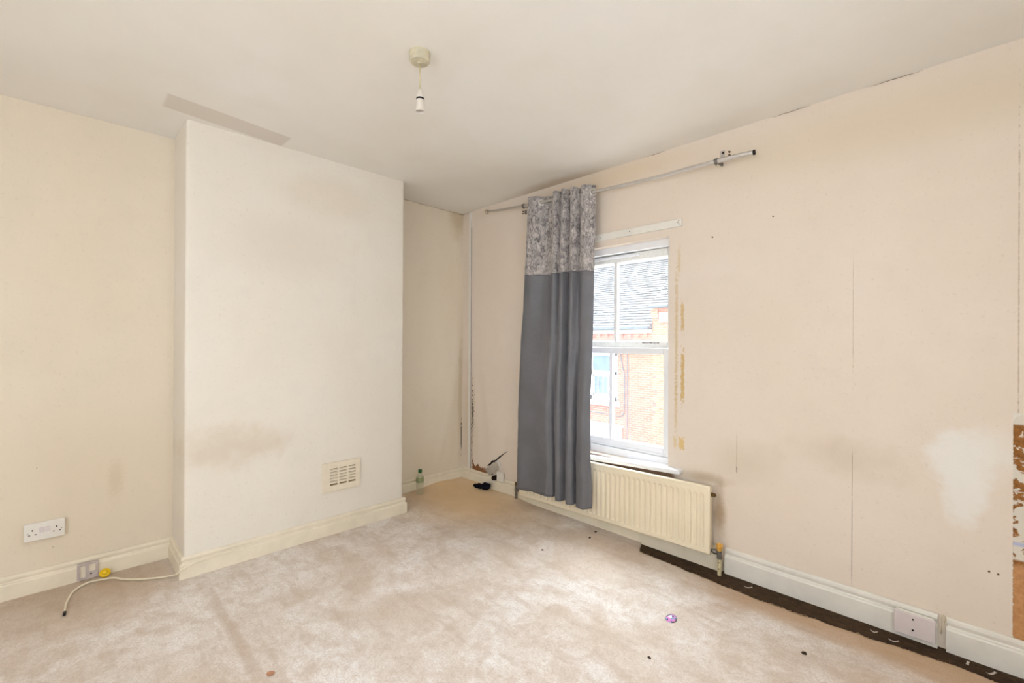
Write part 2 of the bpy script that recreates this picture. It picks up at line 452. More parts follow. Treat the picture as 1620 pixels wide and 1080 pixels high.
def back_skip(x, z):
    return (WX0 < x < WX1 and WZ0 < z < WZ1) or (TX0 < x < TX1 and TZ0 < z < TZ1)

wall_back = sheet('wall_back', breaks(-.15, XR + .15, .03, (WX0, WX1, TX0, TX1)), breaks(-.15, H + .1, .04, (WZ0, WZ1, TZ0, TZ1)),
                  back_fn, m_back, back_skip, (0, .30, 0), flip=False)
tag(wall_back, 'cream papered wall with the sash window and radiator', 'wall', kind='structure')

def left_fn(y, z):
    d = .006 * ns(0, y, z, 1.1, 5) + .002 * ns(0, y, z, 4.5, 9)
    for (ya, za, yb, zb, w, a) in ((-.30, .14, -.10, 1.05, .03, .012), (-.17, .14, -.07, 1.4, .022, .008), (-.07, .6, -.05, 2.2, .02, .006)):
        if za - .1 < z < zb + .2:
            t = (z - za) / (zb - za); yc = ya + (yb - ya) * (1 - (1 - min(max(t, 0), 1)) ** 1.6)
            d += a * math.exp(-((y - yc) / w) ** 2) * sstep(za - .1, za + .15, z) * sstep(zb + .2, zb - .2, z)
    k = sstep(H, H - .1, z) * sstep(0, .14, z) * sstep(.15, -.03, y)
    return Vector((d * k, y, z))
wall_left = sheet('wall_left', breaks(YF - .15, .15, .03), breaks(-.15, H + .1, .05), left_fn, m_left, None, (-.15, 0, 0), flip=False)
tag(wall_left, 'cream alcove wall on both sides of the chimney breast', 'wall', kind='structure')

# chimney breast: front with softly rounded vertical corners and two returns
def build_chimney():
    R = .016; path = [(-.02, Y1), (DP - R, Y1)]
    cc = (DP - R, Y1 + R)
    for k in range(1, 6):
        a = -math.pi / 2 + k / 6 * math.pi / 2; path.append((cc[0] + R * math.cos(a), cc[1] + R * math.sin(a)))
    nseg = 44
    for k in range(nseg + 1): path.append((DP, Y1 + R + (Y2 - Y1 - 2 * R) * k / nseg))
    cc = (DP - R, Y2 - R)
    for k in range(1, 6):
        a = k / 6 * math.pi / 2; path.append((cc[0] + R * math.cos(a), cc[1] + R * math.sin(a)))
    path += [(DP - R, Y2), (-.02, Y2)]
    zs = breaks(-.1, H + .05, .05); bm = bmesh.new(); G = []
    for (x, y) in path:
        colv = []
        for z in zs:
            k = sstep(H, H - .1, z) * sstep(.0, .15, z) * sstep(.05, .2, x)
            d = (.006 * ns(x, y, z, 1.3, 2) + .002 * ns(x, y, z, 5, 6)) * k
            colv.append(bm.verts.new((x + d, y, z)))
        G.append(colv)
    for a, b in zip(G, G[1:]):
        for j in range(len(zs) - 1):
            f = bm.faces.new((a[j], b[j], b[j + 1], a[j + 1])); f.smooth = True
    o = obj('chimney_breast', bm, m_chim, normals=False)
    return tag(o, 'cream chimney breast projecting from the left wall with an air vent', 'chimney breast', kind='structure')
chimney = build_chimney()

BX0, BX1, BZ0, BZ1 = 1.50, 3.20, .70, 2.20
RY0, RY1 = -3.20, -1.60
wall_right = sheet('wall_right', breaks(YF - .15, .15, .3, (RY0, RY1)), breaks(-.15, H + .1, .3, (BZ0, BZ1)), lambda y, z: Vector((XR, y, z)), m_blank,
                   lambda y, z: RY0 < y < RY1 and BZ0 < z < BZ1, (.15, 0, 0), flip=True)
tag(wall_right, 'plain cream wall with an added fill-light window to the right of the camera', 'wall', kind='structure')
wall_front = sheet('wall_front', breaks(-.15, XR + .15, .3, (BX0, BX1)), breaks(-.15, H + .1, .3, (BZ0, BZ1)), lambda x, z: Vector((x, YF, z)), m_blank,
                   lambda x, z: BX0 < x < BX1 and BZ0 < z < BZ1, (0, -.15, 0), flip=True)
tag(wall_front, 'plain cream wall with an added fill-light window behind the camera', 'wall', kind='structure')

def ceil_fn(x, y):
    d = .010 * ns(x, y, 0, .8, 4) + .004 * ns(x, y, 0, 2.6, 7)
    k = sstep(0, .12, x) * sstep(0, .12, -y)
    if x < DP + .12 and Y1 - .12 < y < Y2 + .12: k *= sstep(0, .12, max(x - DP, Y1 - y, y - Y2, 0))
    return Vector((x, y, H - abs(d) * k * .6))
ceiling = sheet('ceiling', breaks(-.15, XR + .15, .08), breaks(YF - .15, .15, .08), ceil_fn, m_ceil, None, (0, 0, .15), flip=True)
tag(ceiling, 'uneven cream ceiling with an old paint strip by the chimney', 'ceiling', kind='structure')

bm = bx(-.15, XR + .15, YF - .15, .30, -.16, -.009)
floor = tag(obj('floor', bm, m_bare), 'bare dark floor showing between carpet and window wall', 'floor', kind='structure')

# fitted carpet, cut back along the window wall
def carpet_edge(x):
    xs = [(-1, -.005), (1.84, -.005), (1.868, -.075), (1.90, -.135), (2.10, -.150), (2.35, -.172), (2.573, -.183), (2.80, -.166), (3.03, -.152), (3.28, -.132), (3.45, -.14), (3.52, -.10), (5, -.13)]
    for (a, b), (c, d) in zip(xs, xs[1:]):
        if a <= x <= c: e = b + (d - b) * (x - a) / (c - a); break
    if x > 1.86: e += .007 * ns(x, 0, 0, 14, 2) + .004 * ns(x, 0, 0, 55, 5) + .003 * random.uniform(-1, 1)
    return e
def carpet_z(x, y):
    z = .003 * ns(x, y, 0, 1.6, 1) + .0015 * ns(x, y, 0, 7, 3)
    z += .0065 * math.exp(-((y + 2.085 + .012 * ns(x, 0, 0, 3, 4)) / .018) ** 2) * sstep(.25, .5, x)      # join ridge
    z -= .004 * math.exp(-((y + 2.125) / .022) ** 2) * sstep(.25, .5, x)
    for (ax, ay, bx_, by, a, w) in ((.75, -2.6, 1.5, -2.3, .004, .02), (1.0, -2.75, 1.12, -2.45, .004, .015), (1.36, -2.01, 1.95, -1.6, .004, .02), (1.5, -1.2, 2.3, -1.0, .003, .03), (.5, -1.5, 1.2, -1.15, .003, .025)):
        p = Vector((x, y)); a0 = Vector((ax, ay)); b0 = Vector((bx_, by)); t = max(0, min(1, (p - a0).dot(b0 - a0) / (b0 - a0).length_squared))
        z += a * math.exp(-((p - a0 - t * (b0 - a0)).length / w) ** 2)
    # bunched up in the damp corner
    z += .030 * math.exp(-((x - .02) / .16) ** 2 - ((y + .25) / .17) ** 2) + .026 * math.exp(-((x - .26) / .17) ** 2 - ((y + .02) / .10) ** 2)
    z += .012 * math.exp(-((x) / .3) ** 2 - ((y + .5) / .25) ** 2) + .014 * math.exp(-((x - .68) / .16) ** 2 - ((y) / .10) ** 2) + .016 * math.exp(-(x / .1) ** 2 - (y / .1) ** 2)
    return z
def build_carpet():
    us = breaks(.004, XR, .022); ts = [0, .004, .012] + [k / 110 for k in range(2, 111)]
    bm = bmesh.new(); G = []
    for x in us:
        e = carpet_edge(x); colv = []
        colv.append(bm.verts.new((x, e + .002, -.0085)))
        for t in ts:
            y = e + (YF - e) * t
            z = carpet_z(x, y)
            if x > 1.85 and t == 0: z -= .002
            colv.append(bm.verts.new((x, y, z)))
        G.append(colv)
    for a, b in zip(G, G[1:]):
        for j in range(len(a) - 1):
            f = bm.faces.new((b[j], a[j], a[j + 1], b[j + 1])); f.smooth = True
    return obj('carpet', bm, m_carpet, normals=True)
carpet = tag(build_carpet(), 'worn dirty beige fitted carpet cut back by the window wall', 'carpet')
bm = bmesh.new()
for k in range(150):                                                     # frayed backing threads along the cut edge
    x = random.uniform(1.9, 3.5); e = carpet_edge(x) ; L = random.uniform(.006, .022); a = random.uniform(-1.2, 1.2)
    p0 = Vector((x, e - .004, .0)); p1 = p0 + Vector((math.sin(a) * L * .6, math.cos(a) * L * .6, -.002)); p2 = p0 + Vector((math.sin(a) * L, math.cos(a) * L, -.006))
    tube(bm, [p0, p1, p2], .0009, 4)
fr = obj('frayed_edge', bm, plain('frayed_backing', (214, 188, 150), .9, .05, var=.1), carpet); fr['kind'] = 'stuff'

# skirting boards: moulded profile swept round the room with mitred corners
PROF = [(0, .112), (.009, .112), (.014, .107), (.0155, .098), (.013, .090), (.0095, .084), (.011, .079), (.019, .077), (.022, .071), (.0225, -.009), (0, -.009)]
def skirting(name, p_prev, p0, p1, p_next, mat, label, hs=1.0):
    p_prev, p0, p1, p_next = [Vector(p) if p is not None else None for p in (p_prev, p0, p1, p_next)]
    def nrm(a, b): d = (b - a).normalized(); return Vector((d.y, -d.x))   # room lies to the right of the walk
    n = nrm(p0, p1)
    def miter(o):
        if o is None: return n
        m = (n + o); return m / m.dot(n)
    ma = miter(nrm(p_prev, p0) if p_prev is not None else None); mb = miter(nrm(p1, p_next) if p_next is not None else None)
    bm = bmesh.new(); L = (p1 - p0).length; ns_ = max(2, int(L / .08)); rows = []
    for i in range(ns_ + 1):
        t = i / ns_; c = p0.lerp(p1, t); m = ma.lerp(mb, t) if i in (0, ns_) else n
        if i == 0: m = ma
        if i == ns_: m = mb
        w = .0012 * ns(c.x, c.y, 0, 3, 2)
        rows.append([bm.verts.new((c.x + m.x * (d + (w if d > 0 else 0)), c.y + m.y * (d + (w if d > 0 else 0)), h * hs if h > 0 else h)) for d, h in PROF])
    for a, b in zip(rows, rows[1:]):
        for k in range(len(PROF) - 1): bm.faces.new((a[k], a[k + 1], b[k + 1], b[k]))
    bm.faces.new(rows[0]); bm.faces.new(list(reversed(rows[-1])))
    o = obj(name, bm, mat)
    return tag(o, label, 'skirting board', kind='structure')
c0, c1, c2, c3, c4, c5 = (0, YF), (0, Y1), (DP, Y1), (DP, Y2), (0, Y2), (0, 0)
sk_left = skirting('baseboard_left', None, c0, c1, c2, m_skcream, 'cream skirting board below the double socket in the left alcove')
skirting('baseboard_chimney_side', c0, c1, c2, c3, m_skcream, 'short cream skirting return on the side of the chimney breast')
skirting('baseboard_chimney_front', c1, c2, c3, c4, m_skcream, 'cream skirting board along the front of the chimney breast')
skirting('baseboard_chimney_far', c2, c3, c4, c5, m_skcream, 'hidden skirting return on the far side of the chimney breast')
skirting('baseboard_alcove', c3, c4, c5, (1, 0), m_skcream, 'cream skirting board behind the bottle in the corner alcove')
sk_back = skirting('baseboard_back', c4, c5, (2.335, 0), None, m_skcream, 'cream skirting board running below the radiator', 1.08)
skirting('baseboard_right', None, (2.352, 0), (3.212, 0), None, m_skwhite, 'white skirting board right of the radiator valve', 1.14)
skirting('baseboard_end', None, (3.238, 0), (XR, 0), None, m_skwhite, 'chipped white skirting board right of the blank plate', 1.14)

# torn paper at the far right: stripped plaster a little behind the paper face
bm = bmesh.new(); box(bm, TX0 - .02, TX1 + .02, .003, .02, TZ0 - .02, TZ1 + .02)
obj('exposed_plaster', bm, m_torn, wall_back)
bm = bmesh.new()          # rounded paper corner and ragged paper edge left round the stripped strip
pts = [(TX0 - .001, TZ1 + .002), (TX0 - .001, TZ1 - .045)]
for k in range(7):
    a = math.pi - k / 6 * math.pi / 2; pts.append((TX0 + .035 + .035 * math.cos(a), TZ1 - .035 + .033 * math.sin(a)))
pts += [(TX0 + .035, TZ1 + .002)]
prism(bm, pts, lambda u, v, d: Vector((u, d, v)), -.001, .003)
for k in range(34):
    z = TZ0 + .02 + (TZ1 - TZ0 - .1) * k / 34; z += random.uniform(-.01, .01); w = random.uniform(.0003, .0028); h = random.uniform(.004, .02)
    prism(bm, [(TX0 - .002, z), (TX0 - .002, z + h), (TX0 + w, z + h * random.uniform(.3, .8))], lambda u, v, d: Vector((u, d, v)), -.0012, .002)
obj('torn_paper_edge', bm, m_paper, wall_back)

# ripped and peeling paper in the damp corner
bm = bmesh.new()
gap = [(.352, .188), (.362, .194), (.385, .212), (.40, .222), (.42, .246), (.445, .252), (.47, .262), (.505, .292), (.55, .322), (.61, .358), (.545, .312), (.50, .276), (.462, .248), (.43, .222), (.40, .200)]
prism(bm, gap, lambda u, v, d: Vector((u, d, v)), -.009, .004)
g2 = [(.43, .105), (.45, .125), (.49, .135), (.515, .142), (.505, .100), (.47, .092), (.445, .086)]
prism(bm, g2, lambda u, v, d: Vector((u, d, v)), -.0262, .004)
obj('torn_gap', bm, m_gap, wall_back)
bm = bmesh.new()
br = [(.160, .122), (.160, .20), (.178, .172), (.196, .15), (.215, .165), (.232, .182), (.25, .160), (.265, .15), (.28, .142), (.292, .158), (.30, .135), (.318, .142), (.335, .118), (.35, .105)]
prism(bm, br, lambda u, v, d: Vector((u, d, v)), -.0075, .004)
obj('bare_plaster', bm, m_brownplaster, wall_back)
bm = bmesh.new()           # stiff diamond flap of paper hanging off the wall
fl = [((.347, .155), -.018), ((.401, .113), -.028), ((.531, .206), -.038), ((.472, .250), -.036)]
N = 6; Gv = []
for i in range(N + 1):
    r = []
    for j in range(N + 1):
        u, v = i / N, j / N
        def mixp(k): return (1 - u) * ((1 - v) * fl[0][0][k] + v * fl[3][0][k]) + u * ((1 - v) * fl[1][0][k] + v * fl[2][0][k])
        d = (1 - u) * ((1 - v) * fl[0][1] + v * fl[3][1]) + u * ((1 - v) * fl[1][1] + v * fl[2][1])
        r.append(bm.verts.new((mixp(0), d + .003 * math.sin(math.pi * u), mixp(1))))
    Gv.append(r)
for i in range(N):
    for j in range(N): bm.faces.new((Gv[i][j], Gv[i][j + 1], Gv[i + 1][j + 1], Gv[i + 1][j]))
r_ = bmesh.ops.solidify(bm, geom=list(bm.faces), thickness=.0015)
obj('peeling_flap', bm, m_paper, wall_back)
bm = bmesh.new()
prism(bm, [(.478, .235), (.50, .268), (.530, .235), (.545, .205), (.535, .200)], lambda u, v, d: Vector((u, d - (u - .488) * .05, v)), -.009, -.007)
obj('peeling_flap', bm, m_paper, wall_back)

# cracks along the ceiling line, drawn as thin dark tubes
bm = bmesh.new()
for (pa, pb, n_) in (((.004, -.82, H - .003), (.004, -.02, H - .012), 26), ((.003, -.015, H - .012), (.10, -.004, H - .004), 6)):
    tube(bm, [Vector(pa).lerp(Vector(pb), k / n_) + Vector((.001, 0, .002 * random.uniform(-1, 1))) for k in range(n_ + 1)], [.0005 + .0022 * abs(ns(k, 0, 0, .31, 5)) for k in range(n_ + 1)], 5)
obj('ceiling_crack', bm, plain('ceiling_crack_brown', (96, 76, 52), .9, .05), wall_left)
bm = bmesh.new()
for (xa, xb) in ((2.58, 2.75), (1.86, 1.98), (2.98, 3.16)):
    tube(bm, [Vector((xa + (xb - xa) * k / 10, -.003, H - .004 + .0015 * random.uniform(-1, 1))) for k in range(11)], [.0003 + .0008 * math.sin(math.pi * k / 10) for k in range(11)], 5)
obj('ceiling_crack', bm, plain('ceiling_crack_tan', (120, 98, 72), .9, .05), wall_back)
for (x, z, r) in ((2.581, 1.929, .004), (2.27, 1.871, .0045), (2.263, 1.30, .003), (3.36, .36, .004), (3.385, .358, .004)):
    bm = bmesh.new(); cyl(bm, (x, .004, z), (x, -.0035, z), r, r * .8, 10)
    obj('wall_plug', bm, m_brass if z < 1.9 else m_black, wall_back)
for (y, z, r) in ((-2.35, .42, .003), (-2.72, .62, .003), (-2.66, .205, .003)):
    bm = bmesh.new(); cyl(bm, (-.004, y, z), (.0035, y, z), r, r * .8, 8)
    obj('nail_head', bm, m_greyplast, wall_left)

# ------------------------------------------------------------------ window
win = thing('window_1', (1.55, .10, .5), 'white sash window with dusty panes behind the curtain', 'window', kind='structure')
FY0, FY1 = .055, .185
bm = bmesh.new()
box(bm, WX0 - .02, WX0 + .028, FY0, FY1, WZ0 - .02, WZ1 + .02, .003); box(bm, WX1 - .022, WX1 + .02, FY0, FY1, WZ0 - .02, WZ1 + .02, .003)
box(bm, WX0, WX1, FY0, FY1, 1.880, WZ1 + .02, .003); box(bm, WX0, WX1, .06, .20, WZ0 - .03, .545, .004)
obj('window_frame', bm, m_upvc, win)
bm = bmesh.new(); box(bm, WX0 + .02, WX1 - .02, .050, .072, 1.876, 1.888, .002)
obj('staff_bead', bm, m_upvc, win)
def sash(name, y0, y1, zb, zt, bot, top, stile, glass_y, bar, mat):
    o = bmesh.new(); xl, xr = WX0 + .026, WX1 - .020
    box(o, xl, xl + stile, y0, y1, zb, zt, .004); box(o, xr - stile, xr, y0, y1, zb, zt, .004)
    box(o, xl + stile, xr - stile, y0, y1, zb, zb + bot, .004); box(o, xl + stile, xr - stile, y0, y1, zt - top, zt, .004)
    s = obj(name, o, mat, win)
    b = bmesh.new(); box(b, bar - .014, bar + .014, y0 + .004, y1 - .004, zb + bot - .002, zt - top + .002, .005)
    obj('glazing_bar', b, mat, s)
    for (a, c) in ((xl + stile - .004, bar - .010), (bar + .010, xr - stile + .004)):
        g = bmesh.new(); box(g, a, c, glass_y, glass_y + .004, zb + bot - .004, zt - top + .004)
        obj('pane', g, m_glass, s)
    return s
s_low = sash('lower_sash', .070, .112, .545, 1.232, .055, .042, .048, .092, 1.552, m_upvc)
s_up = sash('upper_sash', .118, .158, 1.214, 1.878, .058, .052, .046, .138, 1.556, m_sashold)
b = bmesh.new(); box(b, WX0 + .05, WX1 - .05, .064, .071, .556, .562, .001); obj('rail_groove', b, m_upvc, s_low)
b = bmesh.new(); box(b, 1.20, 1.742, .100, .118, 1.850, 1.868, .004); obj('trickle_vent', b, m_upvc, win)
b = bmesh.new()
for k in range(9):
    x = 1.77 + k * .0135; box(b, x, x + random.uniform(.004, .012), .112, .1185, 1.262, 1.262 + random.uniform(.003, .007))
obj('chipped_paint', b, plain('rotten_wood_dark', (88, 60, 50), .9, .1, var=.3), s_up)
# sill board sloping slightly down to the left
b = bmesh.new()
vs = box(b, 1.005, 2.104, -.050, .075, -.014, .014, .008, 3)
for v in b.verts: v.co.z += .4855 + .05 * (v.co.x - 1.79)
sill = obj('window_sill', b, m_upvc, win)
win2 = thing('window_2', (2.35, YF - .07, .70), 'added white fill-light window in the wall behind the camera', 'window', kind='structure')  # added out of view to let in fill daylight
bm = bmesh.new()
for xx in (BX0, (BX0 + BX1) / 2 - .025, BX1 - .05): box(bm, xx, xx + .05, YF - .10, YF - .04, BZ0, BZ1, .004)
for zz in (BZ0, BZ1 - .05): box(bm, BX0, BX1, YF - .10, YF - .04, zz, zz + .05, .004)
obj('window_frame', bm, m_upvc, win2)
for (a_, b_) in ((BX0 + .04, (BX0 + BX1) / 2 - .02), ((BX0 + BX1) / 2 + .02, BX1 - .04)):
    bm = bmesh.new(); box(bm, a_, b_, YF - .072, YF - .068, BZ0 + .04, BZ1 - .04); obj('pane', bm, m_glass, win2)
win3 = thing('window_3', (XR + .07, -2.4, .70), 'added white fill-light window in the wall right of the camera', 'window', kind='structure')  # second unseen window, added to brighten the room from the right
bm = bmesh.new()
for yy in (RY0, (RY0 + RY1) / 2 - .025, RY1 - .05): box(bm, XR + .04, XR + .10, yy, yy + .05, BZ0, BZ1, .004)
for zz in (BZ0, BZ1 - .05): box(bm, XR + .04, XR + .10, RY0, RY1, zz, zz + .05, .004)
obj('window_frame', bm, m_upvc, win3)
for (a_, b_) in ((RY0 + .04, (RY0 + RY1) / 2 - .02), ((RY0 + RY1) / 2 + .02, RY1 - .04)):
    bm = bmesh.new(); box(bm, XR + .068, XR + .072, a_, b_, BZ0 + .04, BZ1 - .04); obj('pane', bm, m_glass, win3)
# batten above the window
trim = tag(obj('trim_1', bx(1.00, 2.094, -.016, .004, 1.964, 2.010, .003), m_skwhite), 'painted wooden batten with screw holes above the window', 'batten', kind='structure')
for (x, z) in ((2.078, 1.998), (2.080, 1.978), (2.072, 1.988), (1.745, 1.99), (1.52, 1.984)):
    bm = bmesh.new(); cyl(bm, (x, -.012, z), (x, -.0168, z), .0035, .003, 8); obj('screw', bm, m_brass, trim)

# ------------------------------------------------------------------ curtain rod
rod_pts = [(.437, 2.366), (.65, 2.343), (.886, 2.325), (1.056, 2.314), (1.19, 2.308), (1.529, 2.283), (1.75, 2.272), (1.962, 2.265), (2.15, 2.264), (2.328, 2.263)]
def rod_z(x):
    for (a, b), (c, d) in zip(rod_pts, rod_pts[1:]):
        if x <= c: return b + (d - b) * (x - a) / (c - a)
    return 2.263 - (x - 2.328) * .04
RY = -.090
rod = thing('curtain_rod', (1.5, RY, 2.28), 'bowed silver metal curtain rod across the top of the window wall', 'curtain rod')
bm = bmesh.new(); tube(bm, [(p[0], RY, p[1]) for p in catmull([(x, z) for x, z in rod_pts], 60)], .0105, 16)
obj('inner_tube', bm, m_chrome, rod, True)
bm = bmesh.new(); tube(bm, [(2.322, RY, 2.2635), (2.42, RY, 2.2600), (2.513, RY, 2.2555)], .0128, 18)
obj('outer_tube', bm, m_chrome, rod)
bm = bmesh.new(); cyl(bm, (2.512, RY, 2.2555), (2.520, RY, 2.2552), .0134, None, 18); obj('end_cap', bm, m_black, rod)
bm = bmesh.new(); lathe(bm, [(0, -.004), (.012, 0), (.020, .008), (.022, .018), (.012, .026), (0, .03)], 18, axis_matrix((.444, RY, 2.366), (-1, 0, .1)))
obj('finial', bm, m_cap_clear, rod, True)
def bracket(x, zc, dark):
    b = bmesh.new(); z = rod_z(x)
    box(b, x - .011, x + .011, -.006, .002, zc - .030, zc + .022, .002)
    o = obj('wall_bracket', b, m_greyplast, rod)
    b = bmesh.new(); box(b, x - .006, x + .006, RY + .008, -.004, z - .004, z + .014, .002); cyl(b, (x - .009, RY, z), (x + .009, RY, z), .0155, None, 18)
    obj('bracket_arm', b, m_nickel, o)
    b = bmesh.new(); cyl(b, (x + .004, -.005, zc + .008), (x + .004, -.009, zc + .008), .007, .005, 10); obj('screw', b, m_black, o)
    b = bmesh.new(); cyl(b, (x, RY, z - .012), (x, RY, z - .024), .005, .004, 8); obj('grub_screw', b, m_nickel, o)
bracket(2.325, 2.325, True); bracket(.862, 2.318, False)
for (x, z) in ((2.362, 2.330), (2.362, 2.312), (.775, 2.318), (.775, 2.300)):
    bm = bmesh.new(); cyl(bm, (x, .003, z), (x, -.010, z), .006, .004, 8); obj('wall_plug', bm, m_brass, wall_back)
bm = bmesh.new(); box(bm, .800, .812, -.014, .002, 2.288, 2.322, .002); obj('old_hook', bm, m_nickel, wall_back)

# ------------------------------------------------------------------ curtain
TOP = [(.928, -.112), (.950, -.128), (1.000, -.124), (1.045, -.090), (1.085, -.054), (1.135, -.050), (1.172, -.080), (1.192, -.128), (1.222, -.138), (1.246, -.085), (1.268, -.128), (1.300, -.142), (1.326, -.085), (1.352, -.130), (1.388, -.140), (1.412, -.080), (1.440, -.128), (1.478, -.132), (1.508, -.095), (1.522, -.070)]
BOT = [(.862, -.150), (.900, -.168), (.960, -.158), (1.020, -.150), (1.080, -.155), (1.140, -.165), (1.185, -.172), (1.215, -.150), (1.222, -.128), (1.245, -.150), (1.272, -.186), (1.305, -.184), (1.322, -.138), (1.345, -.160), (1.378, -.196), (1.412, -.184), (1.424, -.140), (1.452, -.185), (1.520, -.205), (1.562, -.165)]
NU, NV = 230, 110
top_c = catmull(TOP, NU); bot_c = catmull(BOT, NU)
ZS = 1.765                                             # seam between velvet and satin
def curtain_point(i, v):
    t, b = top_c[i], bot_c[i]
    k = sstep(0.0, 1.0, v) * .75 + v * .25
    x = t[0] + (b[0] - t[0]) * k; y = t[1] + (b[1] - t[1]) * min(1.0, k * 1.25)
    zt = rod_z(t[0]) + .045 + .006 * ns(t[0], t[1], 0, 18, 3)
    zb = .150 + .03 * (b[0] - .86) + .006 * ns(b[0], b[1], 0, 8, 2)
    z = zt + (zb - zt) * v
    w = sstep(0.02, .2, v)
    y += w * (.006 * ns(x, i * .004, z, 3.0, 1) + .0035 * ns(x, z * .6, z, 9.0, 2))
    x += w * .004 * ns(x, y, z, 4.0, 6)
    if v > .70: y += .004 * ns(x, 0, z, 22, 4) * sstep(.7, .95, v)
    # the panel swells out gently over the left half and sways to the left lower down
    y -= .022 * math.sin(math.pi * min(1, v * 1.1)) * math.exp(-((i / NU - .22) / .2) ** 2)
    return Vector((x, y, z))
curt = thing('curtain', (1.22, -.12, .15), 'grey satin eyelet curtain with crushed velvet top, gathered left of the window', 'curtain')
def curtain_sheet(name, v0, v1, nv, mat, off=0.0):
    bm = bmesh.new(); G = [[bm.verts.new(curtain_point(i, v0 + (v1 - v0) * j / nv) + Vector((0, off, 0))) for j in range(nv + 1)] for i in range(NU)]
    for a, b in zip(G, G[1:]):
        for j in range(nv):
            f = bm.faces.new((a[j], a[j + 1], b[j + 1], b[j])); f.smooth = True
    o = obj(name, bm, mat, curt, True)
    md = o.modifiers.new('cloth_thickness', 'SOLIDIFY'); md.thickness = .0018; md.offset = 0
    return o
VS = .266
vel = curtain_sheet('velvet_panel', 0.0, VS + .004, 40, m_velvet)
sat = curtain_sheet('satin_panel', VS, 1.0, 90, m_satin)
bm = bmesh.new()
seam_pts = [curtain_point(i, .040) + Vector((0, -.0016, 0)) for i in range(0, 60)]
tube(bm, seam_pts, .0012, 5); obj('heading_stitch', bm, plain('pale_thread', (206, 198, 196), .8, .1), vel)
seen = []
for i in range(1, NU):
    a, b = top_c[i - 1], top_c[i]
    if (a[1] - RY) * (b[1] - RY) < 0:
        p = curtain_point(i, .0195); p.y = RY; p.z = rod_z(p.x)
        d = Vector((b[0] - a[0], b[1] - a[1], 0)).normalized(); n = Vector((-d.y, d.x, 0))
        bm = bmesh.new(); R1, r1 = .0205, .0062
        Mx = axis_matrix(p, n)
        ring = [[bm.verts.new(Mx @ Vector(((R1 + r1 * math.cos(q)) * math.cos(a_), (R1 + r1 * math.cos(q)) * math.sin(a_), .55 * r1 * math.sin(q)))) for q in [2 * math.pi * k / 8 for k in range(8)]] for a_ in [2 * math.pi * k / 22 for k in range(22)]]
        for k in range(22):
            for q in range(8): bm.faces.new((ring[k][q], ring[(k + 1) % 22][q], ring[(k + 1) % 22][(q + 1) % 8], ring[k][(q + 1) % 8]))
        obj('eyelet', bm, m_chrome, curt, True)

# ------------------------------------------------------------------ radiator
rad = thing('radiator', (1.565, -.075, .09), 'cream fluted panel radiator under the window', 'radiator')
RX0, RX1, RZ0, RZ1, RYF = .828, 2.300, .098, .474, -.100
def tilt(v): v.z += (v.x - RX1) * .020; return v
def build_radiator():
    bm = bmesh.new(); nr = 40; pitch = (RX1 - RX0 - .05) / nr
    us = [0, .003, .008, .016] + [.025 + pitch * (k / 8) for k in range(nr * 8 + 1)]
    us += [RX1 - RX0 - .016, RX1 - RX0 - .008, RX1 - RX0 - .003, RX1 - RX0]
    hh = RZ1 - RZ0
    vs = [0, .003, .008, .014, .020, .026, .030, .034, .038, .042, .046, .052] + [.052 + (hh - .052 - .068) * k / 8 for k in range(1, 9)] + [hh - .062, hh - .057, hh - .052, hh - .048, hh - .042, hh - .032, hh - .024, hh - .018, hh - .012, hh - .006, hh - .002, hh]
    G = []
    for u in us:
        r = []
        for v in vs:
            y = RYF
            e = min(u, RX1 - RX0 - u, v, hh - v)
            y += .007 * (1 - min(1, e / .009)) ** 2                                  # rolled edge
            if .013 < e < .022: y += .0022 * (1 - abs(e - .0175) / .0045)            # pressed seam line
            ph = ((u - .025) / pitch) % 1.0 if .025 < u < RX1 - RX0 - .025 else 0
            d = abs(ph - .5) * pitch                                                 # distance to the flute centre line
            zc = max(.040 - v, v - (hh - .056), 0)
            q = math.hypot(d, zc)
            w = .0105
            if .025 < u < RX1 - RX0 - .025: y += .011 * (1 - sstep(w * .25, w * 1.15, q))   # pressed-in channel
            r.append(bm.verts.new(tilt(Vector((RX0 + u, y, RZ0 + v)))))
        G.append(r)
    for a, b in zip(G, G[1:]):
        for j in range(len(vs) - 1):
            f = bm.faces.new((a[j], a[j + 1], b[j + 1], b[j])); f.smooth = True
    be = [e for e in bm.edges if e.is_boundary]
    r = bmesh.ops.extrude_edge_only(bm, edges=be); nv = [g for g in r['geom'] if isinstance(g, bmesh.types.BMVert)]
    for v in nv: v.co.y = RYF + .024
    be = [e for e in bm.edges if e.is_boundary]
    bmesh.ops.holes_fill(bm, edges=be)
    return obj('front_panel', bm, m_rad, rad)
build_radiator()
bm = bmesh.new(); box(bm, RX0 + .012, RX1 - .012, RYF + .034, -.028, RZ0 + .012, RZ1 - .012, .004)
for v in bm.verts: tilt(v.co)
obj('back_panel', bm, m_rad, rad)
for s in (.25, .75):
    x = RX0 + (RX1 - RX0) * s; bm = bmesh.new(); box(bm, x - .015, x + .015, -.030, .002, .15, .40, .002); obj('wall_bracket', bm, m_rad, rad)
bm = bmesh.new(); cyl(bm, (RX1 - .014, -.07, .425), (RX1 + .018, -.07, .425), .011, None, 10); cyl(bm, (RX1 + .018, -.07, .425), (RX1 + .024, -.07, .425), .006, None, 8)
obj('bleed_valve', bm, m_brass, rad)
